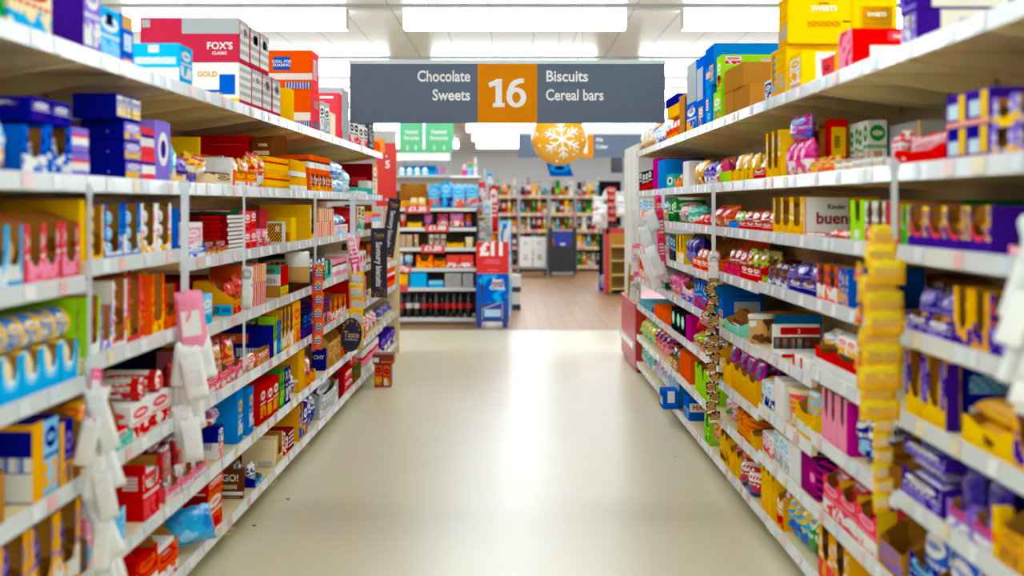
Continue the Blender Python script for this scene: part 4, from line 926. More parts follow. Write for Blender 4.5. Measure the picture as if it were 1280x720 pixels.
place('R', 2, [
    (1310, 1262, 272, 1, 'T', 'pk,wh,lp', 'pink and white tray with kraft inside', {'d': .3, 'fh': .3}),
    (1237, 1134, 258, 4, 'S', 'pu,ye,wh', 'purple and yellow slotted tray', {'d': .2, 'fh': .38, 'e': .16, 'pat': 'p', 'lip': 'pu,co,wh', 'lpat': 'o', 'pillar': 'ye,pu', 'fill': ('F', 2, 'ye,rd,wh', 'yellow pack in a purple slotted tray', .7)}),
    (1242, 1238, 256, 1, 'C', 'nb,wh', 'navy carton with white text', {'t': .03, 'd': .2, 'np': [(.05, .95, .72, .9, 'lb,nb', 'h'), (.05, .9, .06, .5, 'wh', 'p'), (.4, .7, .55, .68, 'wh', 'p')]}),
    (1200, 1140, 250, 1, 'C', 'gr,lm', 'green lid pack behind the purple trays', {'t': .25, 'd': .2, 'np': [], 'fp': []}),
    (1132, 1124, 255, 1, 'S', 'lm,te,gr', 'lime slotted tray behind the yellow strip', {'d': .25, 'fh': .4}),
    (1104, 1081, 252, 2, 'S', 'co,tn,br', 'brown and coral slotted tray', {'d': .3, 'fh': .3, 'e': .2, 'lip': 'wh,br,co', 'fill': ('F', 2, 'br,tn,co', 'brown pack in a coral tray', .6)}),
    (1080, 1062, 250, 1, 'S', 'lm,gr', 'lime green slotted tray', {'d': .3, 'fh': .38, 'e': .3, 'pat': 'p', 'lip': 'lm,wh', 'lpat': 'p', 'fp': [(.35, .65, .1, .28, 'wh', 'p')]}),
    (1004, 1003, 247, 1, 'C', 'wh,ora', 'white carton with dark red script', {'t': .012, 'd': .17, 'np': [(0, 1, .0, .07, 'rd', 'p'), (0, .03, .0, 1, 'ora', 'p')], 'nt': [('bueno', .72, .46, .42, 'dr'), ('Kinder', .72, .76, .17, 'bk')]}),
    (1061, 1036, 289, 3, 'F', 'ora,wh,rd', 'small orange and white bar', {'d': .1, 'm': 1}),
    (1030, 1006, 292, 2, 'F', 'rd,wh,tn', 'small red and white bar', {'d': .05}),
    (1002, 966, 246, 3, 'S', 'ye,yo,wh', 'yellow slotted tray', {'d': .3, 'fh': .25, 'e': .12, 'lip': 'ye,wh,yo', 'fill': ('F', 2, 'wh,lb,rd', 'white pack in a yellow slotted tray', .3)}),
    (964, 924, 278, 4, 'T', 'rd,wh', 'red tray with white lettering', {'d': .3, 'fh': .9, 'bh': 1.0, 'lip': 'rd,wh,rd', 'fill': ('B', 3, 'rd,wh,mg', 'red bag in a red tray', 1.9)}),
    (923, 911, 276, 1, 'T', 'bb,cy', 'small blue tray', {'d': .3, 'fh': .9, 'lip': 'bb,bb', 'fill': ('B', 2, 'lm,wh,rd', 'lime and white bag in a blue tray', 1.9)}),
    (909, 888, 258, 2, 'B', 'ora,rd,wh', 'orange bag', {'d': .14}),
    (887, 869, 272, 3, 'T', 'rd,co', 'red lipped tray', {'d': .32, 'fh': .5, 'fill': ('B', 3, 'rd,ora,yo', 'orange-red bag in a red lipped tray', 1.2)}),
    (868, 856, 258, 3, 'B', 'te,mi,wh', 'teal bag', {'d': .14}),
    (855, 846, 256, 2, 'B', 'pk,wh,te', 'pale pink and teal bag', {'d': .14}),
    (845, 835, 250, 3, 'C', 'gr,wh,dg', 'green carton with white flecks', {'d': .2, 'pat': 'n'}),
    (830, 816, 244, 3, 'B', 'lb,bl,yo', 'blue pouch with amber print', {'d': .16}),
    (815, 799, 248, 4, 'C', 'wh,cy,ora', 'white and cyan carton', {'d': .2, 'pat': 'n'}),
])
place('R', 3, [
    (1300, 1262, 375, 1, 'S', 'pu,ora,lp', 'purple and orange slotted tray', {'d': .3, 'fh': .4}),
    (1260, 1236, 372, 1, 'S', 'pu,ora,lp', 'purple and orange slotted tray', {'d': .3, 'fh': .4, 'lip': 'pu,ora,lp'}),
    (1234, 1190, 366, 2, 'S', 'yo,ye,pu', 'amber slotted tray of purple packs', {'d': .26, 'fh': .3, 'e': .22, 'pat': 'p', 'fill': ('F', 3, 'pu,lp,wh', 'purple pack in an amber slotted tray', .8)}),
    (1188, 1134, 396, 2, 'T', 'pu,lp,wh', 'purple tray with white script', {'d': .26, 'fh': .75, 'lip': 'pu,wh,lp', 'fill': ('B', 2, 'nb,lp,yo', 'crinkled purple foil bag in a purple tray', 1.7)}),
    (1176, 1130, 350, 1, 'C', 'kd,cr', 'brown carton with cream band', {'t': .3, 'd': .14, 'fp': [(0, 1, .75, .9, 'cr', 'p')], 'np': []}),
    (1086, 1060, 342, 1, 'B', 'lp,wh,pk', 'lilac bag behind the yellow strip', {'d': .12}),
    (1070, 1047, 338, 2, 'S', 'bl,wh,ora', 'blue and white slotted tray', {'d': .26, 'fh': .3, 'e': .22, 'lip': 'bl,wh,yo', 'fill': ('F', 3, 'wh,lp,bl', 'white pack in a blue slotted tray', .7)}),
    (1045, 1020, 334, 2, 'S', 'ora,nb,wh', 'orange and navy slotted tray', {'d': .26, 'fh': .4, 'e': .2, 'lip': 'ora,nb,wh', 'fill': ('F', 3, 'nb,cy,wh', 'navy pack in an orange slotted tray', .7)}),
    (1018, 986, 346, 2, 'T', 'nb,pu,wh', 'violet tray with white script', {'d': .3, 'fh': .62, 'lip': 'pu,wh,nb', 'fill': ('B', 3, 'nb,lp,pu', 'violet foil bag in a violet tray', 1.4)}),
    (984, 960, 338, 3, 'S', 'lp,pu,yo', 'lilac tray of chocolate bags', {'d': .26, 'fh': .4, 'e': .14, 'lip': 'pu,yo,wh', 'fill': ('B', 3, 'pu,wh,yo', 'purple and white bag in a lilac tray', 1.1)}),
    (957, 949, 344, 1, 'T', 'lm,rd', 'lime tray', {'d': .26, 'fh': .8, 'fill': ('B', 2, 'lm,rd,wh', 'lime bag in a lime tray', 1.3)}),
    (948, 926, 334, 3, 'T', 'rd,wh', 'red tray with white print', {'d': .3, 'fh': .9, 'lip': 'rd,wh,rd', 'fill': ('B', 2, 'lm,rd,bb', 'green and red bag in a red tray', 1.8)}),
    (925, 904, 326, 3, 'T', 'rd,hp', 'pinkish red tray', {'d': .3, 'fh': .7, 'fill': ('B', 2, 'rd,wh,hp', 'red-and-white bag in pinkish red tray', 1.5)}),
    (889, 866, 316, 4, 'T', 'ora,rd,wh', 'orange curved tray', {'d': .32, 'fh': .55, 'bh': 1.6, 'lip': 'ora,wh,rd', 'fill': ('B', 1, 'ora,wh,rd', 'orange sachet in an orange curved tray', 1.0)}),
    (865, 855, 296, 3, 'B', 'nb,pu,lp', 'dark violet bag', {'d': .14}),
    (854, 845, 294, 2, 'S', 'ye,yo,wh', 'yellow carved-front tray', {'d': .25, 'fh': .4}),
    (844, 835, 294, 3, 'C', 'dk,lb,nv', 'dark slim carton', {'d': .2, 'pat': 'n'}),
    (830, 800, 296, 5, 'C', 'wh,lb,pk', 'pale carton behind hanging packs', {'d': .2, 'pat': 'n'}),
])
place('R', 4, [
    (1300, 1268, 475, 1, 'S', 'yo,pu', 'amber slotted tray at the frame edge', {'d': .2, 'fh': .3}),
    (1264, 1202, 498, 1, 'T', 'yo,ye,pu', 'amber tray with dark script', {'d': .3, 'fh': .42, 'bh': 1.35, 'pat': 'p', 'lip': 'ye,yo', 'lpat': 'p', 'ft': [('Flake', .55, .2, .2, 'br')], 'fill': ('F', 2, 'yo,go,ye', 'amber wrapped bar in an amber tray', .75)}),
    (1200, 1181, 463, 1, 'C', 'nb,ye', 'navy carton with white lettering', {'t': .06, 'd': .2, 'fp': [(.0, .3, .4, 1, 'pu', 'p'), (.0, .4, 0, .4, 'ye', 'p')], 'np': [(.1, .8, .62, .92, 'lb,nb', 'h'), (.1, .9, .06, .4, 'wh', 'p')]}),
    (1180, 1130, 450, 2, 'S', 'pu,ye', 'purple slotted tray with yellow foot', {'d': .26, 'fh': .3, 'e': .18, 'pat': 'p', 'lip': 'ye,pu,yo', 'lpat': 't', 'pillar': 'pu,lp', 'fill': ('F', 1, 'ye,yo,pu', 'yellow wrapped pack in a purple tray', .66)}),
    (1069, 1046, 428, 2, 'C', 'wh,ora,yo', 'clear pack of white and orange eggs', {'d': .18, 'pat': 'n', 'b': 452}),
    (1070, 1020, 452, 2, 'T', 'wh,rd', 'white tray with red wave', {'d': .26, 'fh': .9, 'pat': 'p', 'lip': 'wh,rd', 'lpat': 't'}),
    (1044, 1022, 420, 2, 'B', 'wh,gy,yo', 'clear bag of pale sweets', {'d': .12, 'b': 450}),
    (1010, 990, 452, 2, 'C', 'wh,rd', 'small white box with red edge', {'d': .08, 'fp': [(0, .25, 0, 1, 'rd', 'p')], 'np': []}),
    (966, 964, 406, 1, 'C', 'wh,rd', 'white bar pack with red zigzag; upper tier', {'d': .2, 'b': 442, 't': .02, 'np': [(.15, 1, .64, .9, 'rd', 'p'), (.0, 1, .06, .56, 'br', 'p')] + [(.04 + .16 * k, .13 + .16 * k, .08, .5, 'lb,wh', 't') for k in range(6)], 'nt': [('2', .55, .76, .2, 'wh')]}),
    (975, 964, 444, 1, 'C', 'wh,rd', 'white bar pack with red zigzag; lower tier', {'d': .25, 'np': [(.0, 1, .1, .8, 'rd', 'p')], 'nt': [('2', .5, .5, .6, 'wh')]}),
    (962, 950, 394, 1, 'S', 'bb,tn', 'bright blue box with kraft edge', {'t': .14, 'd': .25, 'fh': .6}),
    (942, 928, 396, 1, 'J', 'tn,br,wh', 'clear tub with white ring lid', {'d': .13, 'pat': 'm'}),
    (924, 904, 400, 1, 'T', 'mi,gr', 'long mint-lipped kraft tray', {'d': .42, 'fh': .6, 'bh': 1.2, 'pat': 'p', 'lip': 'mi,mi', 'fill': ('F', 1, 'br,hp,tn', 'brown pack in a mint tray', .5)}),
    (902, 897, 372, 1, 'C', 'bl,gy', 'blue carton with grey panel', {'t': .03, 'd': .2, 'np': [(.3, 1, .3, .8, 'gy', 'p')], 'fp': [(0, 1, 0, .4, 'tn,bl', 'n')]}),
    (889, 868, 352, 4, 'S', 'bb,kc,wh', 'blue and kraft slotted tray', {'d': .3, 'fh': .5, 'e': .24, 'lip': 'bl,lb,rd', 'fill': ('F', 2, 'bl,wh,rd', 'blue pack in a blue and kraft tray', .7)}),
    (866, 852, 360, 1, 'T', 'pk,wh', 'low white and pink tray', {'d': .3, 'fh': .9, 'lip': 'pk,wh,bl'}),
    (850, 834, 347, 4, 'B', 'mg,hp,pk', 'magenta rounded pack', {'d': .12}),
    (832, 818, 340, 3, 'C', 'gy,wh,dg', 'grey pack behind hanging packs', {'d': .2, 'pat': 'n'}),
    (816, 798, 328, 4, 'C', 'ora,rd,wh', 'orange-red carton', {'d': .3, 'pat': 'n'}),
])
place('R', 5, [
    (1310, 1250, 590, 2, 'K', 'yo,kc', 'amber-cornered open box', {'d': .3, 'fh': .5}),
    (1246, 1184, 632, 2, 'T', 'pu,lp,rd', 'violet tray of foil bags', {'d': .3, 'fh': .5, 'lip': 'lp,rd,wh', 'fill': ('B', 3, 'pu,nb,lp', 'purple foil bag in a violet tray', 1.9)}),
    (1250, 1236, 640, 1, 'C', 'ye,yo', 'yellow pack with red stamp', {'d': .04, 't': .0, 'ft': [('10', .5, .4, .3, 'ora')]}),
    (1176, 1126, 592, 1, 'T', 'pu,lp,wh', 'violet tray; lower tier', {'d': .34, 'fh': .6, 'lip': 'pu,wh,lp', 'fill': ('F', 3, 'lp,wh,pu', 'lilac pack in the lower violet tray', .9)}),
    (1178, 1126, 548, 1, 'T', 'pu,nb,wh', 'violet tray; upper tier', {'b': 590, 'd': .34, 'fh': .7, 'lip': 'pu,wh,lp', 'fill': ('B', 3, 'nb,pu,wh', 'navy foil bag in the upper violet tray', 1.0)}),
    (1124, 1092, 560, 1, 'K', 'kd', 'kraft box beside the violet trays', {'d': .3}),
    (1090, 1062, 522, 2, 'B', 'nb,wh,lb', 'navy and white bag', {'d': .14}),
    (1056, 1026, 488, 3, 'S', 'pk,lp,mg', 'pink slotted tray', {'d': .24, 'fh': .4, 'e': .24, 'pat': 'p', 'lip': 'pk,mg', 'lpat': 'p', 'fill': ('F', 3, 'br,lb,wh', 'dark pack in a pink slotted tray', .8)}),
    (1061, 1057, 506, 1, 'C', 'mg,hp', 'magenta carton with dark roundel', {'d': .16, 'np': [(.4, .9, .5, .95, 'mg,bk', 'o')]}),
    (1022, 994, 500, 1, 'T', 'ye,yo,wh', 'yellow tray with yellow bag', {'d': .2, 'fh': .6, 'fill': ('B', 2, 'ye,lb,yo', 'yellow bag in a yellow tray', 1.3)}),
    (992, 980, 488, 1, 'J', 'co,yo,cr', 'round tin with cream lid', {'d': .2, 'nm': 'tin'}),
    (978, 966, 478, 2, 'C', 'wh,nb,gy', 'white and navy carton', {'d': .16, 'np': [(.3, .9, .1, .9, 'nb', 'p')]}),
    (964, 948, 482, 2, 'C', 'wh,lb,nb', 'small white carton with blue print', {'d': .16, 'pat': 'n'}),
    (946, 905, 464, 4, 'T', 'yo,ye', 'low amber tray', {'d': .36, 'fh': .7, 'bh': 1.3, 'pat': 'p', 'lip': 'yo,ye,yo', 'fill': ('B', 3, 'mg,pu,cy', 'magenta bag in an amber tray', 1.5)}),
    (888, 874, 428, 3, 'T', 'yo,bl,ora', 'tan tray of coloured packs', {'d': .3, 'fh': .4, 'fill': ('B', 2, 'ye,bl,rd', 'yellow and blue bag in a tan tray', .9)}),
    (873, 864, 420, 2, 'B', 'lm,ye,rd', 'lime and yellow bag', {'d': .14}),
    (862, 857, 396, 1, 'C', 'mg,hp,wh', 'hot pink carton with white ring', {'d': .25, 'np': [(.2, .8, .4, .9, 'mg,wh', 'o')], 'fp': []}),
    (855, 839, 392, 3, 'C', 'bk,mi,wh', 'black and mint carton', {'d': .2, 'pat': 'o'}),
    (837, 816, 394, 4, 'C', 'ora,yo', 'orange carton', {'d': .25, 'np': [], 'fp': []}),
    (814, 799, 384, 4, 'C', 'bl,lm,cy', 'blue and lime carton', {'d': .25, 'pat': 'x'}),
])
place('R', 6, [
    (1300, 1210, 700, 2, 'K', 'kc,nb', 'kraft box', {'d': .3}),
    (1206, 1135, 680, 2, 'T', 'nb,lb,wh', 'navy tray with curved back', {'d': .34, 'fh': .5, 'fill': ('B', 3, 'bl,wh,lb', 'bright blue bag in a navy tray', 1.4)}),
    (1132, 1096, 640, 1, 'K', 'kc,lp', 'kraft box with lilac foot', {'d': .34, 'fh': .4}),
    (1094, 1028, 606, 3, 'T', 'co,ye,wh', 'coral tray with yellow edge', {'d': .3, 'fh': .6, 'bh': 1.2, 'lip': 'co,pk,wh', 'np': [(0, .2, .0, .75, 'ye', 'p')], 'fill': ('B', 2, 'rd,dr,co', 'red bag in a coral tray', .8)}),
    (1024, 999, 580, 1, 'C', 'mg,nv', 'magenta carton with black diagonal stripes', {'d': .3, 'pat': 's', 'fp': [(.55, .95, .3, .7, 'mg,pk', 'o')], 'np': []}),
    (1002, 986, 560, 1, 'C', 'wh,gy', 'plain white box', {'d': .12, 'np': [], 'fp': []}),
    (985, 966, 552, 3, 'C', 'wh,lb,gy', 'white and grey pack', {'d': .14, 'pat': 'n'}),
    (964, 949, 548, 3, 'C', 'wh,pk,co', 'white and pink slim pack', {'d': .16, 'pat': 'n'}),
    (947, 939, 542, 1, 'T', 'yo,ye', 'amber curved tray', {'d': .3, 'fh': .8, 'pat': 'p', 'bh': 1.3}),
    (938, 922, 522, 3, 'S', 'ora,yo', 'orange slotted tray', {'d': .34, 'fh': .6, 'e': .3, 'pat': 's', 'fill': ('B', 2, 'pk,wh,ora', 'pale pink bag in an orange slotted tray', .8)}),
    (920, 901, 506, 3, 'B', 'pk,wh,gr', 'pink bag with green flower', {'d': .16}),
    (890, 868, 470, 3, 'S', 'lm,gr', 'lime green tray', {'d': .34, 'fh': .6, 'e': .3, 'pat': 'p', 'lip': 'lm,lm', 'fill': ('B', 2, 'hp,pk,wh', 'pink bag in a lime green tray', .6)}),
    (862, 848, 448, 1, 'C', 'ora,yo', 'orange block carton', {'d': .14, 'np': [], 'fp': []}),
    (846, 836, 440, 2, 'K', 'kc,cr', 'pale kraft tray', {'d': .3, 'fill': ('B', 2, 'bk,te,wh', 'dark bag in a pale kraft tray', .9)}),
    (833, 816, 420, 4, 'B', 'ora,pu,pk', 'orange and violet bag', {'d': .14}),
    (814, 799, 410, 4, 'B', 'lm,ye,cy', 'lime bag near the run end', {'d': .14}),
])
place('R', 7, [
    (1060, 1024, 690, 2, 'S', 'yo,wh,co', 'amber slotted tray of red packs', {'d': .34, 'fh': .4, 'fill': ('B', 2, 'rd,dr,yo', 'dark red bag in an amber tray', .8)}),
    (1022, 1004, 640, 2, 'B', 'gr,wh,dg', 'green and white bag', {'d': .16}),
    (1002, 980, 636, 3, 'B', 'cy,ye,bl', 'cyan and yellow bag', {'d': .14}),
    (978, 970, 610, 1, 'T', 'yo,wh,rd', 'amber tray with red bag', {'d': .3, 'fh': .7, 'bh': 1.3, 'fill': ('B', 2, 'rd,wh,yo', 'red bag in an amber floor tray', .9)}),
    (969, 951, 598, 3, 'S', 'ye,yo', 'yellow floor-level slotted tray', {'d': .3, 'fh': .6, 'e': .3, 'pat': 'p'}),
    (949, 927, 596, 2, 'B', 'rd,wh,bl', 'red and white bag spilling forward', {'d': .14, 'yw': 30}),
    (925, 912, 566, 2, 'T', 'yo,ye', 'amber floor tray', {'d': .3, 'fh': .8, 'fill': ('B', 2, 'hp,pk,lp', 'hot pink bag in an amber floor tray', 1.4)}),
    (911, 900, 546, 2, 'T', 'ye,yo,br', 'yellow floor tray with dark ring', {'d': .3, 'fh': .9, 'fill': ('B', 1, 'te,cy,rd', 'teal bag in a yellow floor tray', 1.6)}),
    (898, 888, 522, 2, 'B', 'ora,yo,gr', 'orange bag beside the dark hanging chain', {'d': .14}),
    (887, 880, 522, 1, 'S', 'lm,gr', 'lime floor-level slotted tray', {'d': .3, 'fh': .5, 'e': .3}),
    (861, 854, 500, 1, 'C', 'bl,nb', 'blue carton with red and white letters', {'d': .15, 'np': [(.02, .98, .42, .82, 'wh', 'p')], 'fp': [(.1, .9, .1, .5, 'lb,bl', 'n')], 'nt': [('HARI', .5, .62, .36, 'rd')]}),
    (829, 824.5, 489, 1, 'C', 'bl,lb', 'blue carton jutting out over the rail with white label', {'t': -.1, 'd': .3, 'lift': .012, 'np': [(.28, .72, .35, .98, 'wh,gy', 'p')], 'fp': [(.2, .8, .2, .6, 'wh,lb', 'h')]}),
    (847, 836, 462, 3, 'C', 'bb,lb,wh', 'bright blue floor-level carton', {'d': .25, 'pat': 'x'}),
    (833, 816, 440, 4, 'B', 'lb,pk,wh', 'pale blue and pink bag', {'d': .14}),
    (814, 798, 428, 4, 'B', 'cy,lm,wh', 'cyan and lime bag', {'d': .14}),
])

# ---------------------------------------------------------------- strips of packs hanging from the shelf edges
bpy.context.view_layer.update()
def W(px, py, y): return Vector(((px - 640) * y / F, y, CAM_H - (py - 256) * y / F))
def strip(side, px, y0, y1, label, wpx=8, out=-.035, body='white_plastic', y=None):
    d = y or px2y(side, px, out); s = d / F
    a, b = W(px, y0, d), W(px, y1, d)
    h = a.z - b.z; wd = wpx * s
    m = MB(); m.box(-wd / 2, wd / 2, -.001, .001, 0, h)
    o = m.build('clip_strip', plain('clear_strip', 'dfe6ea', .25, .6), None, b)
    MB().prism([(-wd * .6, h - .004), (wd * .6, h - .004), (wd * .9, h + .02), (wd * .3, h + .035), (-wd * .3, h + .035), (-wd * .9, h + .02)], 'y', -.004, .004).build('hook', plain('clear_strip', 'dfe6ea', .25, .6), o)
    tag(o, label, 'clip strip')
    return d
HANG = []
def hang(d, px, y0, y1, wpx, cols, desc, yaw=0, roll=0, dy=0, pat='n', nm='hanging_pack', thick=.013, header=None, cat='hanging pack', lab=None):
    s = d / F
    h = (y1 - y0) * s; wd = wpx * s
    p = W(px, y1, d); p.y += dy
    o = link(nm, bagmesh(wd, thick, h, nm, cols, pat, R() * 60, nu=6, nv=8), None, p)
    o.rotation_euler = (0, roll, math.radians(yaw))
    MB().box(-wd * .46, wd * .46, thick / 2 - .002, thick / 2 + .002, h * .9, h * 1.0).build('header_card', mat(header or cols.split(',')[0], 'p', 'film'), o)
    MB().box(-wd * .34, wd * .34, -.0005, .002, h * .3, h * .7).build('printed_label', mat(lab or cols.split(',')[-1] + ',wh,' + cols.split(',')[0], 'h', 'film'), o)
    o['category'] = cat
    HANG.append((o, desc))
    return o
# white packs with pink tops at the near end of the left run
d = strip('L', 112, 244, 640, 'narrow white strip down the first shelf joint, holding white packs', 5)
hang(d, 118, 462, 505, 14, 'hp,pk,wh', 'pink header pack topmost on the first white-pack strip', 20, .1, -.01)
k = 0
for (x, y, wp, rl) in ((112, 480, 22, .25), (128, 485, 26, -.15), (142, 500, 26, -.3), (108, 520, 24, .2), (130, 530, 26, -.2), (148, 548, 24, -.35), (118, 565, 26, .1),
                       (142, 585, 26, -.2), (112, 590, 24, .15), (132, 615, 26, -.25), (150, 632, 26, -.4), (128, 650, 24, .1), (146, 668, 28, -.3), (136, 690, 26, -.1)):
    hang(d, x, y, y + 60, wp, 'wh,wh,wh', 'white pack hung on the first white-pack strip', 5 - 10 * R(), rl, -.015 * (k % 4), header='hp' if k % 3 == 0 else 'wh'); k += 1
# second strip: pink card over white packs
d = strip('L', 231, 238, 372, 'white forked strip at the second shelf joint, holding a pink card', 10)
hang(d, 246, 364, 442, 34, 'pk,pk,wh', 'large pink card pack on the forked strip', 5, -.12, -.03, pat='p', header='pk')
hang(d, 224, 390, 470, 14, 'hp,pk,wh', 'pink pack behind the pink card', 30, .15, .0)
k = 0
for (x, y, wp, rl) in ((228, 395, 16, .05), (262, 420, 24, -.2), (232, 430, 32, .1), (252, 445, 30, -.2), (228, 462, 26, .0), (244, 480, 30, -.1), (236, 505, 26, -.15), (246, 522, 26, -.1)):
    hang(d, x, y, y + 52, wp, 'wh,wh,wh', 'white pack hung below the pink card', 5 - 10 * R(), rl, -.015 * (k % 4) - .01); k += 1
# third: cord with one white bag
d = strip('L', 305, 240, 462, 'thin white cord hanging across the biscuit trays', 3)
hang(d, 308, 333, 386, 15, 'wh,gy,wh', 'single white bag on the thin cord', -10, .03, -.012)
# fourth: orange packets
d = strip('L', 394, 248, 330, 'thin white strip above the orange packets', 3)
for k in range(6):
    hang(d, 398 - (k % 2), 332 + k * 17, 332 + k * 17 + 20, 12, 'ora,yo,nb', 'orange packet on the left hanging strip', 8, .05, -.006 * (k % 2), header='hp', pat='o')
for k in range(3):
    hang(d, 392, 335 + k * 34, 372 + k * 34, 7, 'hp,mg,pk', 'pink packet edge beside the orange packets', 50, .05, .03)
# fifth: white strip, pink and white packs, yellow packets
d = strip('L', 441, 250, 300, 'broad white strip above pink and yellow packets', 7)
hang(d, 448, 292, 345, 12, 'wh,pk,hp', 'white pack with pink edge on the broad strip', 5, -.2, -.03)
hang(d, 439, 296, 350, 12, 'pk,hp,wh', 'pink pack on the broad strip', -5, .1, -.012)
for k in range(6):
    hang(d, 446, 338 + k * 16, 357 + k * 16, 18, 'ye,yo,sil', 'yellow packet below the pink pack', 0, .04 * (-1) ** k, -.006 * (k % 2) - .03)
# right run: the long chain of yellow packets
d = strip('R', 1118, 214, 300, 'narrow clear strip above the yellow packets', 8, -.05)
k = 0
for (x, y, wp, hh) in ((1105, 282, 36, 30), (1100, 305, 38, 30), (1106, 325, 46, 30), (1098, 346, 50, 30), (1104, 366, 52, 28), (1104, 388, 50, 30), (1100, 410, 50, 30), (1102, 430, 52, 32),
                       (1098, 456, 56, 30), (1098, 478, 46, 28), (1100, 500, 52, 26)):
    hang(d, x, y, y + hh, wp, 'ye,ly,yo', 'wide yellow packet in the long hanging chain', 12 * R() - 6, .06 * (R() - .5), -.012 * (k % 3), header='ye', lab='tn,ye,co'); k += 1
for k in range(5):
    hang(d, 1078 + 3 * (k % 2), 330 + k * 28, 352 + k * 28, 14, 'yo,ye,ora', 'narrow yellow packet at the inner edge of the chain', 40, .3, .03)
for k in range(6):
    hang(d, 1105 - 2 * (k % 2), 522 + k * 19, 545 + k * 19, 26 - k % 2 * 4, 'ye,ly,yo', 'small yellow packet at the foot of the long chain', 15, .1 * (-1) ** k, -.008 * (k % 2))
# white packs at the right edge of the frame
d = 3.12
k = 0
d = strip('R', 1282, 290, 330, 'clear strip at the right edge of the view', 10, -.06)
for (x, y, wp, hh) in ((1262, 318, 30, 80), (1278, 330, 40, 90), (1252, 360, 34, 70), (1282, 395, 44, 80), (1262, 410, 34, 70), (1284, 450, 40, 70), (1266, 440, 26, 64)):
    hang(d, x, y, y + hh, wp, 'wh,wh,wh', 'white pack hung at the right edge of the view', 20 * R() - 10, .35, -.016 * (k % 4)); k += 1
# dark chain of wrapped sweets
d = strip('R', 892, 238, 322, 'white spoon-topped strip holding a dark chain of packs', 5)
hang(d, 892, 318, 348, 13, 'wh,gy,wh', 'white card on the spoon-topped strip', 0, 0, -.01)
for k in range(15):
    hang(d, 892 - 3 * (k % 2) + (k > 7), 344 + k * 12.2, 359 + k * 12.2, 13, 'bk,tn,cr', 'dark brown pack in the hanging chain', 10, .1 * (-1) ** k, -.006 * (k % 2), header='bk', lab='tn,bk,cr')
hang(d, 876, 390, 412, 14, 'rd,wh,rd', 'red pack beside the dark chain', 20, .4, -.02)
# red and white bunting of packs
d = strip('R', 829, 242, 262, 'short clear strip above red and white packs', 4)
k = 0
for (x, y, wp, hh, c) in ((826, 244, 9, 34, 'hp'), (828, 262, 10, 45, 'hp'), (820, 262, 14, 26, 'wh'), (812, 282, 15, 26, 'wh'), (822, 280, 14, 26, 'wh'), (829, 292, 9, 40, 'hp'), (818, 298, 15, 26, 'wh'), (825, 306, 16, 40, 'wh'), (814, 316, 10, 30, 'wh'), (833, 326, 9, 24, 'wh'), (823, 334, 13, 26, 'wh')):
    hang(d, x, y, y + hh, wp, 'hp,rd,co' if c == 'hp' else 'wh,wh,wh', 'cerise pack in the red and white bunch' if c == 'hp' else 'white pack in the red and white bunch', 10, -.35 if c == 'wh' else -.1, -.016 * (k % 4)); k += 1
d = strip('R', 793, 268, 306, 'clear strip at the far end of the right run', 3, -.02)
for k, (x, y, hh, c) in enumerate(((793, 305, 18, 'hp,pk,wh'), (792, 320, 24, 'wh,gy,wh'), (794, 340, 22, 'pk,hp,wh'), (790, 352, 24, 'wh,gy,wh'))):
    hang(d, x, y, y + hh, 8, c, 'pack hanging at the far end of the right run', 0, .1, -.01 * k)

# ---------------------------------------------------------------- the hanging aisle sign
SY = 8.0; S8 = SY / F
M_slate = plain('sign_slate', '667284', .6, .1); M_orange = plain('sign_orange', 'e68a00', .6, .05)
c0 = W(634, 154, SY)
sg = link('aisle_sign', None, None, c0)
tag(sg, 'slate and orange hanging sign with number 16 over the aisle', 'sign')
def sx_(px): return (px - 634) * S8
def sz_(py): return (154 - py) * S8
MB().box(sx_(437.5), sx_(831), -.008, .008, 0, sz_(80)).build('panel', M_slate, sg)
MB().box(sx_(597), sx_(671.5), -.0105, -.0082, 0, sz_(80)).build('number_panel', M_orange, sg)
b = MB(); b.box(sx_(436), sx_(832), -.012, .012, sz_(80), sz_(75)); b.build('top_rail', plain('sign_rail', 'd4dcdc', .35), sg)
for px in (535, 727):
    MB().tube([(sx_(px), 0, sz_(75)), (sx_(px) + .004, 0, sz_(72)), (sx_(px), 0, CEIL - c0.z)], .0018, 5).build('wire', plain('wire', '8a8c8a', .4, .5, 1), sg)
for st, xr, py, al, wd in (('Chocolate', 588, 96, 'RIGHT', 66), ('Sweets', 588, 119.5, 'RIGHT', 47), ('Biscuits', 682, 96, 'LEFT', 52), ('Cereal bars', 682, 119.5, 'LEFT', 72)):
    t = text(st, .086, M_ink, sg, (sx_(xr), -.0095, sz_(py)), align=al, bold=.022)
    fit(t, wd * S8)
b = MB()                                        # slab-serif figure one
b.prism([(sx_(a), sz_(c)) for a, c in ((616, 134), (631, 134), (631, 129), (627.5, 129), (627.5, 99), (621.5, 99), (610.5, 104), (612, 109.5), (619.5, 107), (619.5, 129), (616, 129))], 'y', -.012, -.0105)
b.build('numeral', M_ink, sg)
b = MB()                                        # figure six: a bowl with a hole and a rising stroke
cx, cy, ro, ri = 645.5, 122, 12.4, 5.2
n = 28
for i in range(n):
    a0, a1 = 2 * PI * i / n, 2 * PI * (i + 1) / n
    pts = [(cx + ro * math.cos(a0), cy + 1.0 * ro * math.sin(a0)), (cx + ro * math.cos(a1), cy + ro * math.sin(a1)), (cx + ri * math.cos(a1), cy + 1.35 * ri * math.sin(a1)), (cx + ri * math.cos(a0), cy + 1.35 * ri * math.sin(a0))]
    b.prism([(sx_(p), sz_(q)) for p, q in pts], 'y', -.012, -.0105)
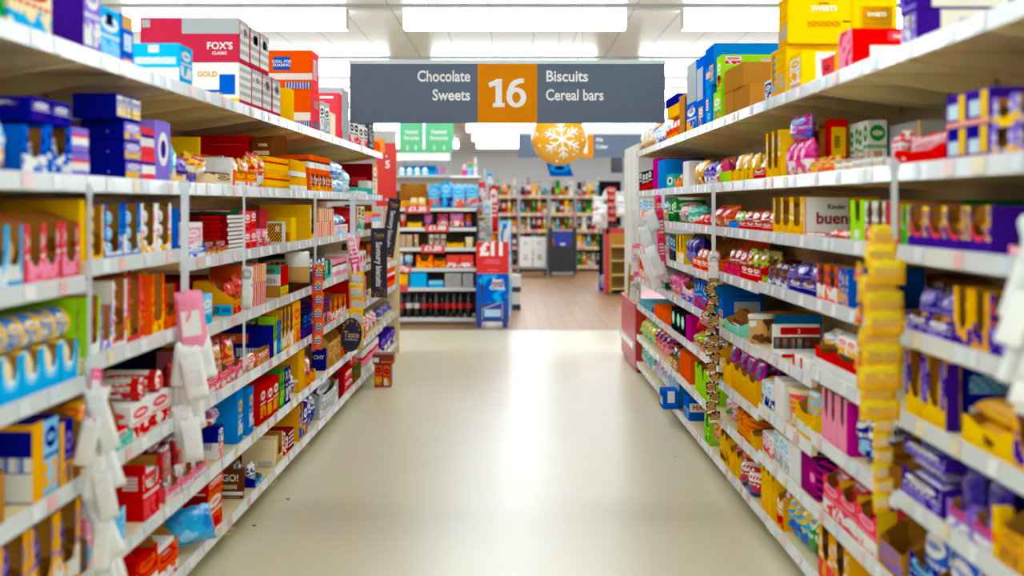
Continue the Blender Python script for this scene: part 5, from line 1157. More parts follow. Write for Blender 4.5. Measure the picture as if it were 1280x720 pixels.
b.prism([(sx_(a), sz_(c)) for a, c in ((633.1, 123), (633.6, 115), (637, 105.5), (642, 100.5), (650, 98), (655, 98.3), (655, 104), (649, 104.4), (644, 107.5), (641, 113), (640.5, 120))], 'y', -.0118, -.0106)
b.build('numeral', M_ink, sg)

# ---------------------------------------------------------------- fin signs, round disc, red bin at the end of the left run
M_navy = plain('fin_navy', '1d1934', .45, .4); M_gold = plain('fin_gold', 'd9a23c', .4, .5)
def fin(px0, px1, y0, y1, d, roll, lab, words, tail):
    s = d / F; w_ = (px1 - px0) * s; h = (y1 - y0) * s
    r = MB().box(0, w_, -.004, .004, -h, 0).build('fin_sign', M_navy, None, W(px0, y0, d), bevel=.002)
    r.rotation_euler = (0, roll, 0)
    b = MB()
    for k in range(26):
        x = w_ * (.08 + .84 * R()); z = -h * (.985 - .16 * R() ** 1.5); q = .002 + .003 * R()
        b.lathe([(q, -.0055), (q, -.0042)], 7, (x, 0, z), 0, 'y')
    b.build('gold_dots', M_gold, r)
    t = text('Taste', h * .075, M_gold, r, (w_ * .5, -.0048, -h * .1), bold=.01); fit(t, w_ * .62)
    t = text('the difference', h * .022, M_gold, r, (w_ * .5, -.0048, -h * .145))
    t = text(words, w_ * .5, M_ink, r, (w_ * .48, -.0048, -h * .52), (PI / 2, PI / 2, 0), bold=.02)
    fit(t, h * tail)
    MB().box(-.03, .004, -.003, .003, -.03, -.01).build('clip', M_white, r)
    tag(r, lab, 'sign', 'savoury biscuit fin signs')
fin(463.5, 484, 285, 372, 11.3, 0, 'dark upright fin sign with gold dots, nearer of two reading Savoury biscuits', 'Savoury biscuits', .64)
fin(486, 502, 247, 321, 12.6, .14, 'dark fin sign tilted behind the other dark fin sign', 'Savoury biscuits', .62)
d = 9.75; s = d / F
r = MB(); pts = []
for i in range(24):
    a = 2 * PI * i / 24
    pts.append((max(-11, 14 * math.cos(a)) * s, 21.5 * s * math.sin(a)))
disc = r.prism(pts, 'y', -.004, .004).build('round_wobbler', M_navy, None, W(438.5, 418.5, d))
disc.rotation_euler = (0, .06, 0)
tag(disc, 'dark round disc with gold script sticking out from the left shelf edge', 'sign')
b = MB()
for k in range(40):
    a = PI * (.12 + .76 * R()); q = .0018 + .003 * R(); rr = 1 - .22 * R()
    b.lathe([(q, -.0055), (q, -.0042)], 7, (13 * s * rr * math.cos(a), 0, 20 * s * rr * math.sin(a)), 0, 'y')
b.build('gold_dots', M_gold, disc)
t = text('Taste', .06, plain('fin_copper', 'e8b890', .4), disc, (.005, -.0048, .0), bold=.01); fit(t, 19 * s)
t = text('the difference', .016, M_ink, disc, (.005, -.0048, -.032)); fit(t, 16 * s)

d = 11.3; s = d / F
def flatbin():
    p = W(476.5, 481.4, d); p.z = 0
    p.x += .012
    r = link('card_bin', None, None, p); tag(r, 'brown-red card bin with lidded top on the floor at the end of the left shelves', 'bin')
    M1 = mat('dr,ora,br', 'm'); M2 = plain('bin_red', '7e1f10', .45)
    MB().box(-.065, .065, 0, .16, 0, .185).build('body', M2, r, bevel=.002)
    for x in (-.058, .006): MB().box(x, x + .05, -.002, 0, .012, .172).build('flame_panel', mat('ora,dr,yo', 'n'), r)
    MB().prism([(-.078, .185), (.085, .185), (.088, .262), (-.082, .262)], 'y', -.012, .175).build('lid', M2, r)
    MB().box(-.074, -.03, -.0135, -.012, .2, .235).build('price_ticket', M_white, r)
    MB().box(-.01, .08, -.0135, -.012, .195, .215).build('flame_panel', mat('ora,dr,yo', 'n'), r)
    MB().box(.012, .036, -.004, -.002, .015, .065).build('price_ticket', M_white, r)
flatbin()

# ---------------------------------------------------------------- end of the left run: red and grey header boards; end panel
e = 13.86
MB().box(-.02, .5, 0, .03, 0, 1.28).build('run_end_panel', M_cream, None, pos('L', 13.93, 0, 0) + Vector((-.48, -.01, 0)))
tag(bpy.data.objects['run_end_panel'], 'plain cream end panel closing the left shelving run', 'shelf end panel')
hb = link('promo_board', None, None, Vector((0, 13.7, 1.2438))); tag(hb, 'tall red promotional board with grey top at the end of the left shelves', 'sign')
def hz(py): return CAM_H - (py - 256) * 13.7 / F - 1.2435
def hx(px): return (px - 640) * 13.7 / F
MB().box(hx(470), hx(495.5), 0, .012, 0, hz(179)).build('red_board', plain('promo_red', 'dd2a1c', .4), hb)
MB().box(hx(466), hx(495.5), 0, .012, hz(179) + .0005, hz(163)).build('grey_top', plain('promo_grey', 'b4b6b0', .5), hb)
MB().box(hx(466), hx(481), -.012, -.001, hz(191), hz(173)).build('orange_board', plain('promo_orange', 'f58a10', .4), hb)
text('5', .1, M_ink, hb, (hx(484.5), -.0016, hz(206)), bold=.03)
text('.', .1, M_ink, hb, (hx(483), -.0016, hz(192)), bold=.03)
for k in range(3):
    o = MB().box(-.02, .02, 0, .06, 0, .15 - .02 * k).build('carton', mat('wh,pk,br', 't'), None, Vector((hx(484 + 4.6 * k), 13.6, 1.2438)), bevel=.002)
    MB().box(-.016, .016, -.0012, 0, .02, .1).build('front_print', mat('pk,wh', 'h'), o)
    REC.append((o, 'L', 2, 'white and pink carton before the red board', 13.1 + .01 * k, 1)); o['category'] = 'carton'

# right run end: white pegboard on a red base
rb = link('red_plinth', None, None, Vector((1.062, 12.24, 0))); tag(rb, 'bright red base cabinet at the far end of the right shelves', 'display base')
MR = plain('plinth_red', 'cf1a12', .35)
MB().box(0, .45, 0, 1.6, .03, .6).build('body', MR, rb, bevel=.004)
MB().box(-.02, 0, .05, 1.55, .2, .25).build('price_rail', M_rail, rb)
MB().box(.02, .43, .02, 1.58, 0, .03).build('plinth_foot', M_dark, rb)
b = MB().box(1.09, 1.11, 12.26, 13.76, .602, 1.98)
pb = b.build('pegboard_panel', plain('pegboard_white', 'dcdad0', .5)); tag(pb, 'white perforated panel standing on the red base at the end of the right shelves', 'panel')
b = MB()
for yy in (12.45, 12.95, 13.45):
    for k in range(44): b.box(1.0885, 1.09, yy, yy + .03, .65 + k * .03, .662 + k * .03)
b.build('slot_row', plain('slot_dark', '5c6a64', .6), pb)
kb = BUILD['K']('R', .34, .02, .3, 'kc,kd', {}); kb.location = (1.066, 12.9, .6015); kb.rotation_euler = (0, 0, RUN['R']['rot']); kb.name = 'open_box'
tag(kb, 'brown card box edge on the red base in front of the perforated panel', 'cardboard box')

# ---------------------------------------------------------------- golden bauble with snowflake
BY = 15.0; bs = BY / F
bc = W(699, 172.5, BY); br = 34.5 * bs
bl = MB().lathe([(br * math.sin(PI * i / 24) + 1e-4, -br * math.cos(PI * i / 24)) for i in range(25)], 40).build('hanging_bauble', plain('bauble_gold', 'eba50c', .22, .6), None, bc, smooth=True)
tag(bl, 'large golden bauble with white snowflake hanging beyond the aisle sign', 'decoration')
def onball(u, v):
    q = Vector((u, -math.sqrt(max(1e-6, br * br - u * u - v * v)), v)); return q.normalized() * (br + .001)
b = MB()
def arm(p0, p1, r):
    pts = [onball(p0[0] + (p1[0] - p0[0]) * t / 6, p0[1] + (p1[1] - p0[1]) * t / 6) for t in range(7)]
    b.tube(pts, r, 6)
for k in range(6):
    a = PI / 6 + k * PI / 3 + .1
    e1 = (math.cos(a), math.sin(a)); off = (.02, -.03)
    def P(rad, da=0): return (off[0] + br * rad * math.cos(a + da), off[1] + br * rad * math.sin(a + da))
    arm(P(0), P(.66), .011)
    for rad, ln in ((.26, .22), (.44, .2)):
        for sgn in (-1, 1):
            p = P(rad); an = a + sgn * .85
            arm(p, (p[0] + br * ln * math.cos(an), p[1] + br * ln * math.sin(an)), .009)
b.build('snowflake', M_ink, bl, smooth=True)
b = MB()
for (u, v) in ((-.8, .1), (-.72, -.3), (.78, .4), (.82, -.1), (.1, .82), (-.4, .72), (.5, -.62), (.62, -.5), (.4, .72), (-.1, -.85), (.7, .2), (.55, -.35)):
    q = onball(u * br, v * br); b.lathe([(.0, -.012), (.012, -.006), (.014, 0), (.012, .006), (.0, .012)], 8, tuple(q))
b.build('white_dot', M_ink, bl, smooth=True)
MB().lathe([(.03, br - .005), (.034, br + .03), (.012, br + .04)], 12).build('cap', M_gold, bl)
MB().tube([(0, 0, br + .03), (0, 0, CEIL - bc.z)], .002, 5).build('cord', plain('wire', '8a8c8a', .4, .5, 1), bl)

# second aisle sign further back
d = 19.7; s = d / F
s2 = link('aisle_sign', None, None, W(724, 197, d)); tag(s2, 'smaller-looking slate aisle sign far behind the golden bauble', 'sign')
MB().box(-76 * s, 96 * s, -.01, .01, 0, 29 * s).build('panel', M_slate, s2)
MB().box(-17 * s, 17.5 * s, -.013, -.0105, 0, 29 * s).build('number_panel', M_orange, s2)
b = MB(); b.box(-77 * s, 97 * s, -.014, .014, 29 * s, 31 * s); b.build('top_rail', plain('sign_rail', 'd4dcdc', .35), s2)
text('1', 22 * s, M_ink, s2, (8 * s, -.0135, 13 * s), bold=.05)
text('Ale', 6.6 * s, M_ink, s2, (20.5 * s, -.0115, 22.5 * s), align='LEFT', bold=.02); text('Cider', 6.6 * s, M_ink, s2, (20.5 * s, -.0115, 13.5 * s), align='LEFT', bold=.02)
for x in (-50 * s, 60 * s): MB().tube([(x, 0, 30 * s), (x, 0, CEIL - W(0, 197, d).z)], .003, 5).build('wire', plain('wire', '8a8c8a', .4, .5, 1), s2)
# blue tilted hanging sign, dark screen
d = 22.0; s = d / F
o = MB().prism([(-18 * s, 9 * s), (10 * s, 9 * s), (17 * s, -10 * s), (-12 * s, -10 * s)], 'y', -.01, .01).build('hanging_sign', mat('bl,cy,nb', 'o'), None, W(700, 210.5, d)); tag(o, 'tilted blue hanging sign showing below the golden bauble', 'sign')
MB().tube([(-10 * s, 0, 9 * s), (-10 * s, 0, CEIL - o.location.z)], .003, 5).build('wire', plain('wire', '8a8c8a', .4, .5, 1), o)
MB().tube([(4 * s, 0, 9 * s), (4 * s, 0, CEIL - o.location.z)], .003, 5).build('wire', plain('wire', '8a8c8a', .4, .5, 1), o)
d = 23.0; s = d / F
o = MB().box(-7.5 * s, 7.5 * s, -.02, .02, -9.5 * s, 9.5 * s).build('hanging_screen', plain('screen_dark', '2a2f36', .3), None, W(771, 206.5, d)); tag(o, 'dark square screen hanging beside the white perforated panel', 'screen')
MB().tube([(0, 0, 9.5 * s), (0, 0, CEIL - o.location.z)], .01, 6).build('pole', M_dark, o)
MB().box(-7 * s, 7 * s, -.023, -.0205, -9 * s, 9 * s).build('display', plain('screen_face', '33373c', .2), o)
# green posters
d = 18.3; s = d / F
for k, (x0, x1) in enumerate(((499, 529.5), (530.5, 567))):
    o = MB().box(0, (x1 - x0) * s, -.004, .004, 0, 36.5 * s).build('hanging_poster', plain('poster_green', '5fc98a', .5), None, W(x0, 190.5, d)); tag(o, ('green' if k else 'slightly narrower green') + ' hanging poster with white words, %s of the pair beyond the left shelves' % ('second' if k else 'first'), 'poster', 'green hanging posters')
    wd = (x1 - x0) * s
    for st, py, q in (('Festival', 25.5, .5), ('Favourites', 18, .6)):
        t = text(st, 6.5 * s, M_ink, o, (wd * .5, -.0046, py * s), bold=.03); fit(t, wd * q)
    for u in (.34, .68):
        b = MB(); b.prism([(wd * u - 1.3 * s, 3 * s), (wd * u + 1.3 * s, 3 * s), (wd * u + 1.3 * s, 7 * s), (wd * u, 10 * s), (wd * u - 1.3 * s, 7 * s)], 'y', -.0055, -.0042); b.build('bottle_print', plain('poster_pale', 'cdeecb', .5), o)
    MB().tube([(wd * .5, 0, 36.5 * s), (wd * .5, 0, CEIL - o.location.z)], .002, 5).build('wire', plain('wire', '8a8c8a', .4, .5, 1), o)

# ---------------------------------------------------------------- across the aisle: wheeled end display
def reg2(o, desc, cat, where): o['category'] = cat; HANG.append((o, desc + ' ' + where))
EY = 17.2; es = EY / F
def ex(px): return (px - 640) * es
def ez(py): return CAM_H - (py - 256) * es
ec = link('end_display', None, None, Vector((0, EY, 0))); tag(ec, 'cream wheeled shelf display across the aisle, holding dark bottles at its foot', 'shelving')
X0, X1 = ex(484), ex(597)
EL = [(260, 264), (284.5, 289), (309.5, 314), (335, 339.5), (359.5, 364), (397, 401.5)]
MB().box(X0, X1, .42, .44, .1, ez(238)).build('back_panel', plain('display_back', '4a3a22', .6), ec)
for x in (X0, X1 - .015): MB().box(x, x + .015, 0.01, .42, .09, ez(262)).build('side_panel', plain('display_side', '3a3026', .6), ec)
for a, c in EL:
    sh = MB().box(X0 + .016, X1 - .016, 0, .42, ez(c), ez(a)).build('shelf', plain('display_shelf', 'dfe2da', .4), ec)
    MB().box(X0 + .016, X1 - .016, -.004, 0, ez(c) + .004, ez(a) - .002).build('ticket_rail', M_rail, sh)
MB().box(X0, X1, .0, .4, .045, ez(401.5) - .001).build('base', plain('display_base', '55524a', .5), ec)
for x in (X0 + .03, X1 - .06):
    for y in (.03, .35): MB().lathe([(.02, -.015), (.03, -.012), (.03, .012), (.02, .015)], 12, (x, y, .031), 0, 'x').build('caster', plain('caster_cream', 'c9b48a', .5), ec)
for st, x0, x1, y0, y1, li in (('£1.35', 506.5, 537.5, 256.5, 266.5, 0), ('£1.00', 531.5, 561.5, 280.5, 290, 1), ('£1.50', 526.5, 556, 305.5, 316, 2), ('75p', 497, 514, 331.5, 341, 3)):
    o = MB().box(ex(x0), ex(x1), -.012, -.006, ez(y1), ez(y0)).build('price_card', plain('price_red', 'e23a3c', .4), ec)
    t = text(st, .075, M_ink, o, (ex((x0 + x1) / 2), -.013, ez((y0 + y1) / 2)), bold=.05); fit(t, (x1 - x0) * .72 * es)
MB().box(ex(499), ex(510), -.012, -.006, ez(365), ez(355.5)).build('price_card', plain('price_red', 'e23a3c', .4), ec)
def on(li, x0, x1, n, K, cols, desc, hpx, op=None, y=.02, m=1):
    """goods on shelf li of the end display, seen from its front"""
    op = dict(op or {}); w_ = (x1 - x0) * es / n
    proto = None
    for j in range(m):
        for i in range(n):
            d_ = op.get('d', .16)
            if proto is None or K == 'B': o = proto = BUILD[K]('L', w_ - .006, d_, hpx * es - .002, cols, dict(op, tape=0, np=op.get('np', []), nm=op.get('nm', NAME[K])))
            else: o = copy_tree(proto)
            o.location = (ex(x0) + w_ * (i + .5), EY + y + .01 * R(), ez(EL[li][0]) + .001 + j * hpx * es); o.rotation_euler = (0, 0, (R() - .5) * .08)
            reg2(o, desc, op.get('cat', CAT[K]), 'on the end display')
on(0, 499, 533, 1, 'K', 'yo,kc', 'kraft box with yellow sides', 31, {'d': .34, 'fh': .3}, .04)
on(0, 512, 532, 2, 'B', 'ye,wh,yo', 'yellow bag before the kraft box', 13, {'d': .03}, .005)
on(0, 534, 550, 1, 'B', 'cy,lb,ora', 'tilted pale blue bag', 24, {'d': .08})
on(0, 551, 564, 1, 'B', 'cy,lb,nb', 'tall pale blue bag', 33, {'d': .08})
on(0, 565, 598, 2, 'B', 'lb,cy,ora', 'pale blue bag with orange print', 28, {'d': .08})
on(0, 536, 598, 4, 'T', 'cy,lb', 'low pale blue tray', 9, {'d': .08, 'fh': .9}, .14)
on(0, 536, 598, 4, 'B', 'lb,cy,nb', 'pale blue bag at the back', 30, {'d': .08}, .25)
on(1, 499, 507, 1, 'B', 'ora,wh,rd', 'orange and white bag', 17)
on(1, 509, 527, 1, 'T', 'yo,ye', 'low amber tray', 7, {'fh': .9})
on(1, 529, 541, 1, 'B', 'lp,co,br', 'lilac and brown bag', 16)
on(1, 545, 560, 1, 'B', 'ora,pu,wh', 'orange and purple bag', 17)
on(1, 561, 580, 1, 'B', 'ora,lp,wh', 'large orange and lilac bag', 18)
on(1, 581, 590, 1, 'B', 'ora,br,lp', 'narrow orange bag', 16)
on(2, 499, 515, 2, 'C', 'rd,gr,wh', 'red and green carton', 8, {'d': .12, 'pat': 'x'}, m=2)
on(2, 516, 523, 1, 'B', 'cr,tn', 'cream cone bag', 16)
on(2, 535, 558, 3, 'J', 'cho,wh,cr', 'dark jar with pale lid', 8, {'d': .08}, m=2)
on(2, 558, 580, 2, 'T', 'ye,yo', 'low yellow tray', 6, {'fh': .9})
on(2, 581, 592, 1, 'J', 'ye,wh,wh', 'yellow tub with white lid', 13)
on(3, 499, 504, 1, 'J', 'lb,wh,yo', 'narrow blue and white jar', 19)
on(3, 505, 516, 1, 'J', 'cy,wh,br', 'wide blue and white jar', 19)
on(3, 520, 541, 1, 'S', 'ora,yo', 'large orange tray', 16, {'fh': .5, 'e': .2, 'd': .2})
on(3, 541.5, 557, 1, 'T', 'ora,yo', 'low orange tray', 12, {'fh': .8, 'd': .2})
on(3, 557.5, 592, 2, 'C', 'co,ora,wh', 'coral and orange carton', 16, {'pat': 'n', 'd': .2})
on(4, 497, 510, 1, 'C', 'yo,ye', 'amber carton', 17, {'pat': 'm'})
on(4, 511.5, 533.5, 1, 'C', 'cy,bb', 'bright blue carton with yellow stripes', 18.5, {'d': .2, 'pat': 's', 'fp': [(.05, .95, .02, .98, 'cy,cy,yo', 's')]})
on(4, 535, 554, 1, 'C', 'cy,lb', 'low bright blue carton', 8.5, {'d': .2, 'pat': 't'})
on(4, 555.5, 577, 1, 'C', 'gy,wh', 'wide grey carton', 9, {'d': .2, 'fp': [(.3, .7, .4, .6, 'co,gy', 'h')]}, m=2)
on(4, 578, 592, 1, 'C', 'gy,wh', 'narrow grey carton', 9, {'d': .2, 'fp': [(.3, .7, .4, .6, 'co,gy', 'h')]}, m=2)
# dark soda bottles
M_cola = plain('cola', '150b0a', .12, .6)
def bottle(lab):
    r = 4.1 * es; h = 31 * es
    o = MB().lathe([(r * .8, 0), (r, .012), (r * .94, h * .2), (r, h * .36), (r, h * .58), (r * .96, h * .66), (r * .5, h * .84), (r * .36, h * .9), (r * .36, h * .93)], 16).build('cola_bottle', M_cola, smooth=True)
    MB().lathe([(r * 1.02, h * .37), (r * 1.02, h * .57)], 16).build('bottle_label', lab, o)
    MB().lathe([(r * .42, h * .92), (r * .42, h * .985), (r * .3, h)], 12).build('bottle_cap', plain('cap_dark', '20242a', .4), o)
    return o
protos = {}
for i, px in enumerate((501.5, 511, 520.5, 530, 545, 559, 567.5, 576, 586)):
    kd = 'gy' if i in (1, 2) else 'rd'
    if kd not in protos: o = protos[kd] = bottle(mat('sil,wh', 'h', 'film') if kd == 'gy' else plain('cola_label_red', 'd8141a', .3))
    else: o = copy_tree(protos[kd])
    o.location = (ex(px), EY + .06, ez(397) + .001)
    reg2(o, 'front dark soda bottle, %s label,' % ('silver' if kd == 'gy' else 'red'), 'bottle', 'at the foot of the end display')
for i, px in enumerate((506, 515.5, 525, 537, 552)):
    o = copy_tree(protos['rd']); o.location = (ex(px), EY + .16, ez(397) + .001)
    reg2(o, 'back-row dark soda bottle', 'bottle', 'at the foot of the end display')

# red and blue promotional bin
d = 16.75; s = d / F
p = link('promo_bin', None, None, Vector(((615.5 - 640) * s, d, 0))); tag(p, 'blue bin with red price board reading 11 pounds, beside the end display', 'display bin')
def bz(py): return CAM_H - (py - 256) * s
wd = 20.5 * s
MB().box(-wd, wd, 0, .4, .075, bz(342)).build('body', plain('bin_blue', '123f9e', .35), p, bevel=.004)
MB().box(-wd, wd, -.004, .006, bz(341.5), bz(302.5)).build('price_board', plain('board_red', 'e0160f', .35), p)
for x in (-wd + .01, wd - .07):
    for y in (.02, .33): MB().prism([(x, 0), (x + .05, 0), (x + .06, .075), (x - .005, .075)], 'y', y, y + .05).build('foot', plain('bin_foot', '0f3fae', .35), p)
t = text('£11', .2, M_ink, p, (0, -.0052, bz(312)), bold=.06); fit(t, 29 * s)
for st, py, q in (('Great value', 325.5, 14), ('any two packs', 328.5, 18), ('in store now', 338, 14)):
    pass
b = MB()
for py, q in ((325.3, 8), (328.3, 10), (337.6, 7)): b.box(-q * s, q * s, -.0056, -.0042, bz(py + .7), bz(py - .7))
b.build('small_print', mat('pk,rd', 'v'), p)
MB().box(-wd + .02, wd - .02, -.003, -.0008, bz(378), bz(344)).build('picture_panel', mat('bl,cy,nb', 'm'), p)
b = MB(); b.prism([(-14 * s, bz(371)), (-10 * s, bz(371)), (-10 * s, bz(358)), (-11.3 * s, bz(353)), (-11.3 * s, bz(348)), (-12.7 * s, bz(348)), (-12.7 * s, bz(353)), (-14 * s, bz(358))], 'y', -.0045, -.0032)
b.build('bottle_picture', plain('bottle_navy', '14266a', .4), p)
for st, py, c_, q in (('Best', 350.5, 'wh', 13), ('enjoyed', 355, 'tn', 16), ('Chilled.', 360, 'wh', 19)):
    t = text(st, 6.5 * s, mat(c_), p, (6.5 * s, -.0042, bz(py)), bold=.03); fit(t, q * s)
b = MB()
for pts in (((-13, 400), (-13, 385), (-12, 385), (-12, 400)), ((-13, 386), (12, 376.5), (12, 378), (-13, 387.5)), ((12, 376.5), (13, 376.5), (13, 399), (12, 399))):
    b.prism([(a * s, bz(c)) for a, c in pts], 'y', -.003, -.0008)
b.build('cooler_frame', plain('frame_pale', 'b9bcd8', .4), p)
MB().box(-10 * s, 10.5 * s, -.003, -.0008, bz(396), bz(387)).build('cooler_label', mat('lb,wh,gy', 'h'), p)

# hook stand above the bin: clear packs, red cards
st_ = MB(); st_.tube([(0, 0, 0), (0, 0, 1.9)], .012, 8); d = 17.75; s = d / F
hs = st_.build('hook_stand', M_white, None, Vector(((606 - 640) * s, d, 0))); tag(hs, 'slim white hook stand between the end display and the red price board', 'stand')
MB().box(-.12, .18, -.05, .05, 0, .02).build('base', M_white, hs)
for z in (1.0, 1.25, 1.5, 1.7): MB().tube([(-.1, -.02, z), (.18, -.02, z)], .005, 6).build('hook_bar', M_white, hs)
for kk, (x, y0, y1, wp, c, dsc) in enumerate(((617, 234, 290, 12, 'rd,wh,rd', 'tall red card with white print'), (602, 228, 252, 9, 'co,rd,wh', 'red angled card'), (609, 250, 298, 12, 'wh,lb,gy', 'clear white pack'), (602, 272, 284, 9, 'gr,rd,wh', 'green and red pack'),
                              (603, 286, 300, 10, 'te,pk,wh', 'teal pack'), (601, 250, 270, 7, 'pk,wh,ora', 'pink and white pack'), (612, 216, 232, 8, 'lb,bl,wh', 'small pale blue pack'))):
    hang(d - .06, x, y0, y1, wp, c, dsc + ' on the hook stand', 0, .0, -.02 * (kk % 5))
d = 18.6; s = d / F
o = MB().box(0, 16 * s, 0, .03, 0, CAM_H - 20 * s).build('display_board', mat('lb,wh,bb', 'm'), None, Vector(((624 - 640) * s, d, 0)))
MB().box(.02, 16 * s - .02, -.003, 0, .5, 1.2).build('printed_panel', mat('wh,bb,lb', 'm'), o)
tag(o, 'pale blue and white display board behind the red price board', 'board')
# two white crates with dark feet stacked behind the bin
d = 19.6; s = d / F
for k, (y0, y1) in enumerate(((387, 365), (364.6, 343))):
    z0 = max(0, CAM_H - (y0 - 256) * s); h = (y0 - y1) * s
    if k == 0: z0 = 0; zt = h
    else: z0 = zt + .001
    o = MB().box(-7.5 * s, 7.5 * s, 0, .3, h * .32, h).build('bottle_crate', plain('crate_white', 'd8dad6', .5), None, Vector(((643.5 - 640) * s, d, z0)))
    MB().box(-7.3 * s, 7.3 * s, .003, .297, 0, h * .32).build('dark_base', plain('crate_navy', '23283c', .5), o)
    tag(o, 'white case with navy base, %s of the two behind the blue bin' % ('lower' if k == 0 else 'upper'), 'case', 'white cases behind the bin')

# tall unit behind the end display: glass-white shelf with toiletries
d = 19.0; s = d / F
tu = link('back_unit', None, None, Vector((0, d, 0))); tag(tu, 'tall pale shelving unit rising behind the end display', 'shelving')
def tx(px): return (px - 640) * s
def tz(py): return CAM_H - (py - 256) * s
MB().box(tx(480), tx(600), .4, .43, 0, tz(222)).build('back_panel', plain('unit_back', 'cfd2cc', .5), tu)
for px in (505, 562): MB().tube([(tx(px), .1, tz(220)), (tx(px), .1, tz(190))], .008, 6).build('post', plain('post_grey', '8fa09a', .4), tu)
MB().box(tx(480), tx(562), 0, .4, tz(221), tz(218.5)).build('shelf', plain('unit_shelf', 'b9c4bf', .4), tu)
MB().box(tx(562.5), tx(600), 0, .4, tz(222), tz(219.5)).build('shelf', plain('unit_shelf_white', 'f4f6f4', .4), tu)
MB().box(tx(490), tx(562), .05, .4, tz(200.5), tz(191)).build('canopy', plain('canopy_white', 'fafcfa', .4), tu)
for px in (486, 596): MB().box(tx(px), tx(px) + .03, .37, .4, 0, tz(221)).build('leg', plain('unit_back', 'cfd2cc', .5), tu)
for i in range(4):
    r = 3.6 * s
    o = MB().lathe([(r * .9, 0), (r, .01), (r, .06), (r * .7, .085), (r * .2, .1)], 14).build('white_pot', plain('pot_white', 'eef2ee', .3), None, Vector((tx(502 + 9.6 * i), d + .06, tz(218.5) + .001)), smooth=True)
    MB().lathe([(r * 1.02, .03), (r * 1.02, .05)], 14).build('pot_band', mat('lb'), o)
    reg2(o, 'white pot', 'pot', 'on the pale unit behind the end display')
o = carton('L', 44 * s, .12, 12 * s, 'cy,bb', {'fp': [(.02, .98, .5, .98, 'bb,cy', 'm')], 'np': [], 'tape': 0}); o.location = (tx(522), d + .2, tz(218.5) + .001); tag(o, 'long bright blue carton behind the white pots', 'carton')
o = carton('L', 11 * s, .12, 9.5 * s, 'lp,nb,yo', {'pat': 'x', 'tape': 0}); o.location = (tx(551), d + .12, tz(218.5) + .001); tag(o, 'lilac and navy carton beside the white pots', 'carton')
for i, (px, w_, h_, c) in enumerate(((580, 6, 14, 'hp,pk,wh'), (587, 7, 20, 'lb,gr,ora'), (594, 5, 22, 'wh,gy,wh'))):
    r = w_ * s / 2
    o = MB().lathe([(r, 0), (r, h_ * s * .7), (r * .45, h_ * s * .82), (r * .45, h_ * s)], 12).build('toiletry_bottle', mat(c, 't', 'plas'), None, Vector((tx(px), d + .1, tz(219.5) + .001)), smooth=True)
    MB().lathe([(r * .5, h_ * s * .86), (r * .5, h_ * s * 1.02)], 10).build('cap', mat(c.split(',')[-1]), o)
    tag(o, '%s bottle standing on the white shelf end behind the end display' % ('pink', 'pale blue', 'slim white')[i], 'bottle')

# ---------------------------------------------------------------- far wall of drinks
d = 31.0; s = d / F
def fx_(px): return (px - 640) * s
def fz(py): return CAM_H - (py - 256) * s
UN = [(612, 648, 'first'), (649, 686, 'second'), (687, 719, 'third'), (720, 753, 'fourth')]
LV = [(244, 248), (266, 270), (287, 291), (308.5, 312), (332, 336)]
palette = ['br,cho,tn', 'yo,ye,wh', 'wh,gy,cr', 'gr,dg,lm', 'cr,tn,br', 'bk,dk,wh', 'ora,yo,wh', 'te,cy,wh', 'rd,wh,dr', 'tn,cho,wh']
def far_bottle(h, c):
    r = .044
    o = MB().lathe([(r, 0), (r, h * .6), (r * .4, h * .78), (r * .36, h)], 10).build('drink_bottle', mat(c, 'b', 'plas'), smooth=True)
    MB().lathe([(r * .45, h * .9), (r * .45, h * 1.02)], 8).build('bottle_cap', mat(c.split(',')[-1]), o)
    return o
def far_box(h, c):
    return carton('L', .092, .16, h, c, {'pat': 'n', 'tape': 0, 'np': [(.1, .2, .1, .2, c.split(',')[1], 'p')]})
pro = {}
for ui, (a, b_, nm) in enumerate(UN):
    u = link('wall_shelving', None, None, Vector((0, d, 0))); tag(u, 'tall pale shelving unit of drinks along the far back, %s from the end display' % nm, 'shelving', 'far drinks shelving')
    MB().box(fx_(a), fx_(b_), .45, .48, 0, fz(238)).build('back_panel', plain('far_back', '6b5844', .6), u)
    for px in (a, b_ - 1.5): MB().box(fx_(px), fx_(px) + .025, .0, .45, 0, fz(240)).build('side_panel', plain('far_side', 'b4bcba', .5), u)
    for li, (p0, p1) in enumerate(LV):
        sh = MB().box(fx_(a) + .026, fx_(b_) - .028, 0, .45, fz(p1), fz(p0)).build('shelf', plain('far_shelf', 'e9ebe6', .4), u)
        for k in range(3):
            x = fx_(a) + .05 + k * .2
            MB().box(x, x + .16, -.006, -.0005, fz(p1) + .008, fz(p0) - .006).build('price_ticket', plain('tick_' + ('r', 'y', 'o')[(k + li) % 3], ('f08a80', 'f6d36a', 'f2b49a')[(k + li) % 3], .4), sh)
        n = 5
        for k in range(n):
            hh = (.22 + .09 * R()) if li else (.26 + .12 * R())
            c = palette[(k * 3 + li * 2 + ui * 5) % 10]
            kd = 'bottle' if (k + li + ui) % 3 else 'carton'
            key = (kd, c)
            if key not in pro: o = pro[key] = (far_bottle(.29, c) if kd == 'bottle' else far_box(.26, c))
            else: o = copy_tree(pro[key])
            o.scale = (1, 1, hh / .29)
            o.location = (fx_(a) + .08 + (fx_(b_) - fx_(a) - .165) * k / (n - 1), d + .03 + .06 * R() + (.0 if kd == 'carton' else .07), fz(p0) + .001)
            HANG.append((o, '%s %s on the %s drinks unit, %s shelf' % ({'br': 'brown', 'yo': 'amber', 'wh': 'white', 'gr': 'green', 'cr': 'cream', 'bk': 'black', 'ora': 'orange', 'te': 'teal', 'rd': 'red', 'tn': 'tan'}[c.split(',')[0]], kd, nm, ('top', 'second', 'third', 'fourth', 'bottom')[li])))
            o['category'] = kd
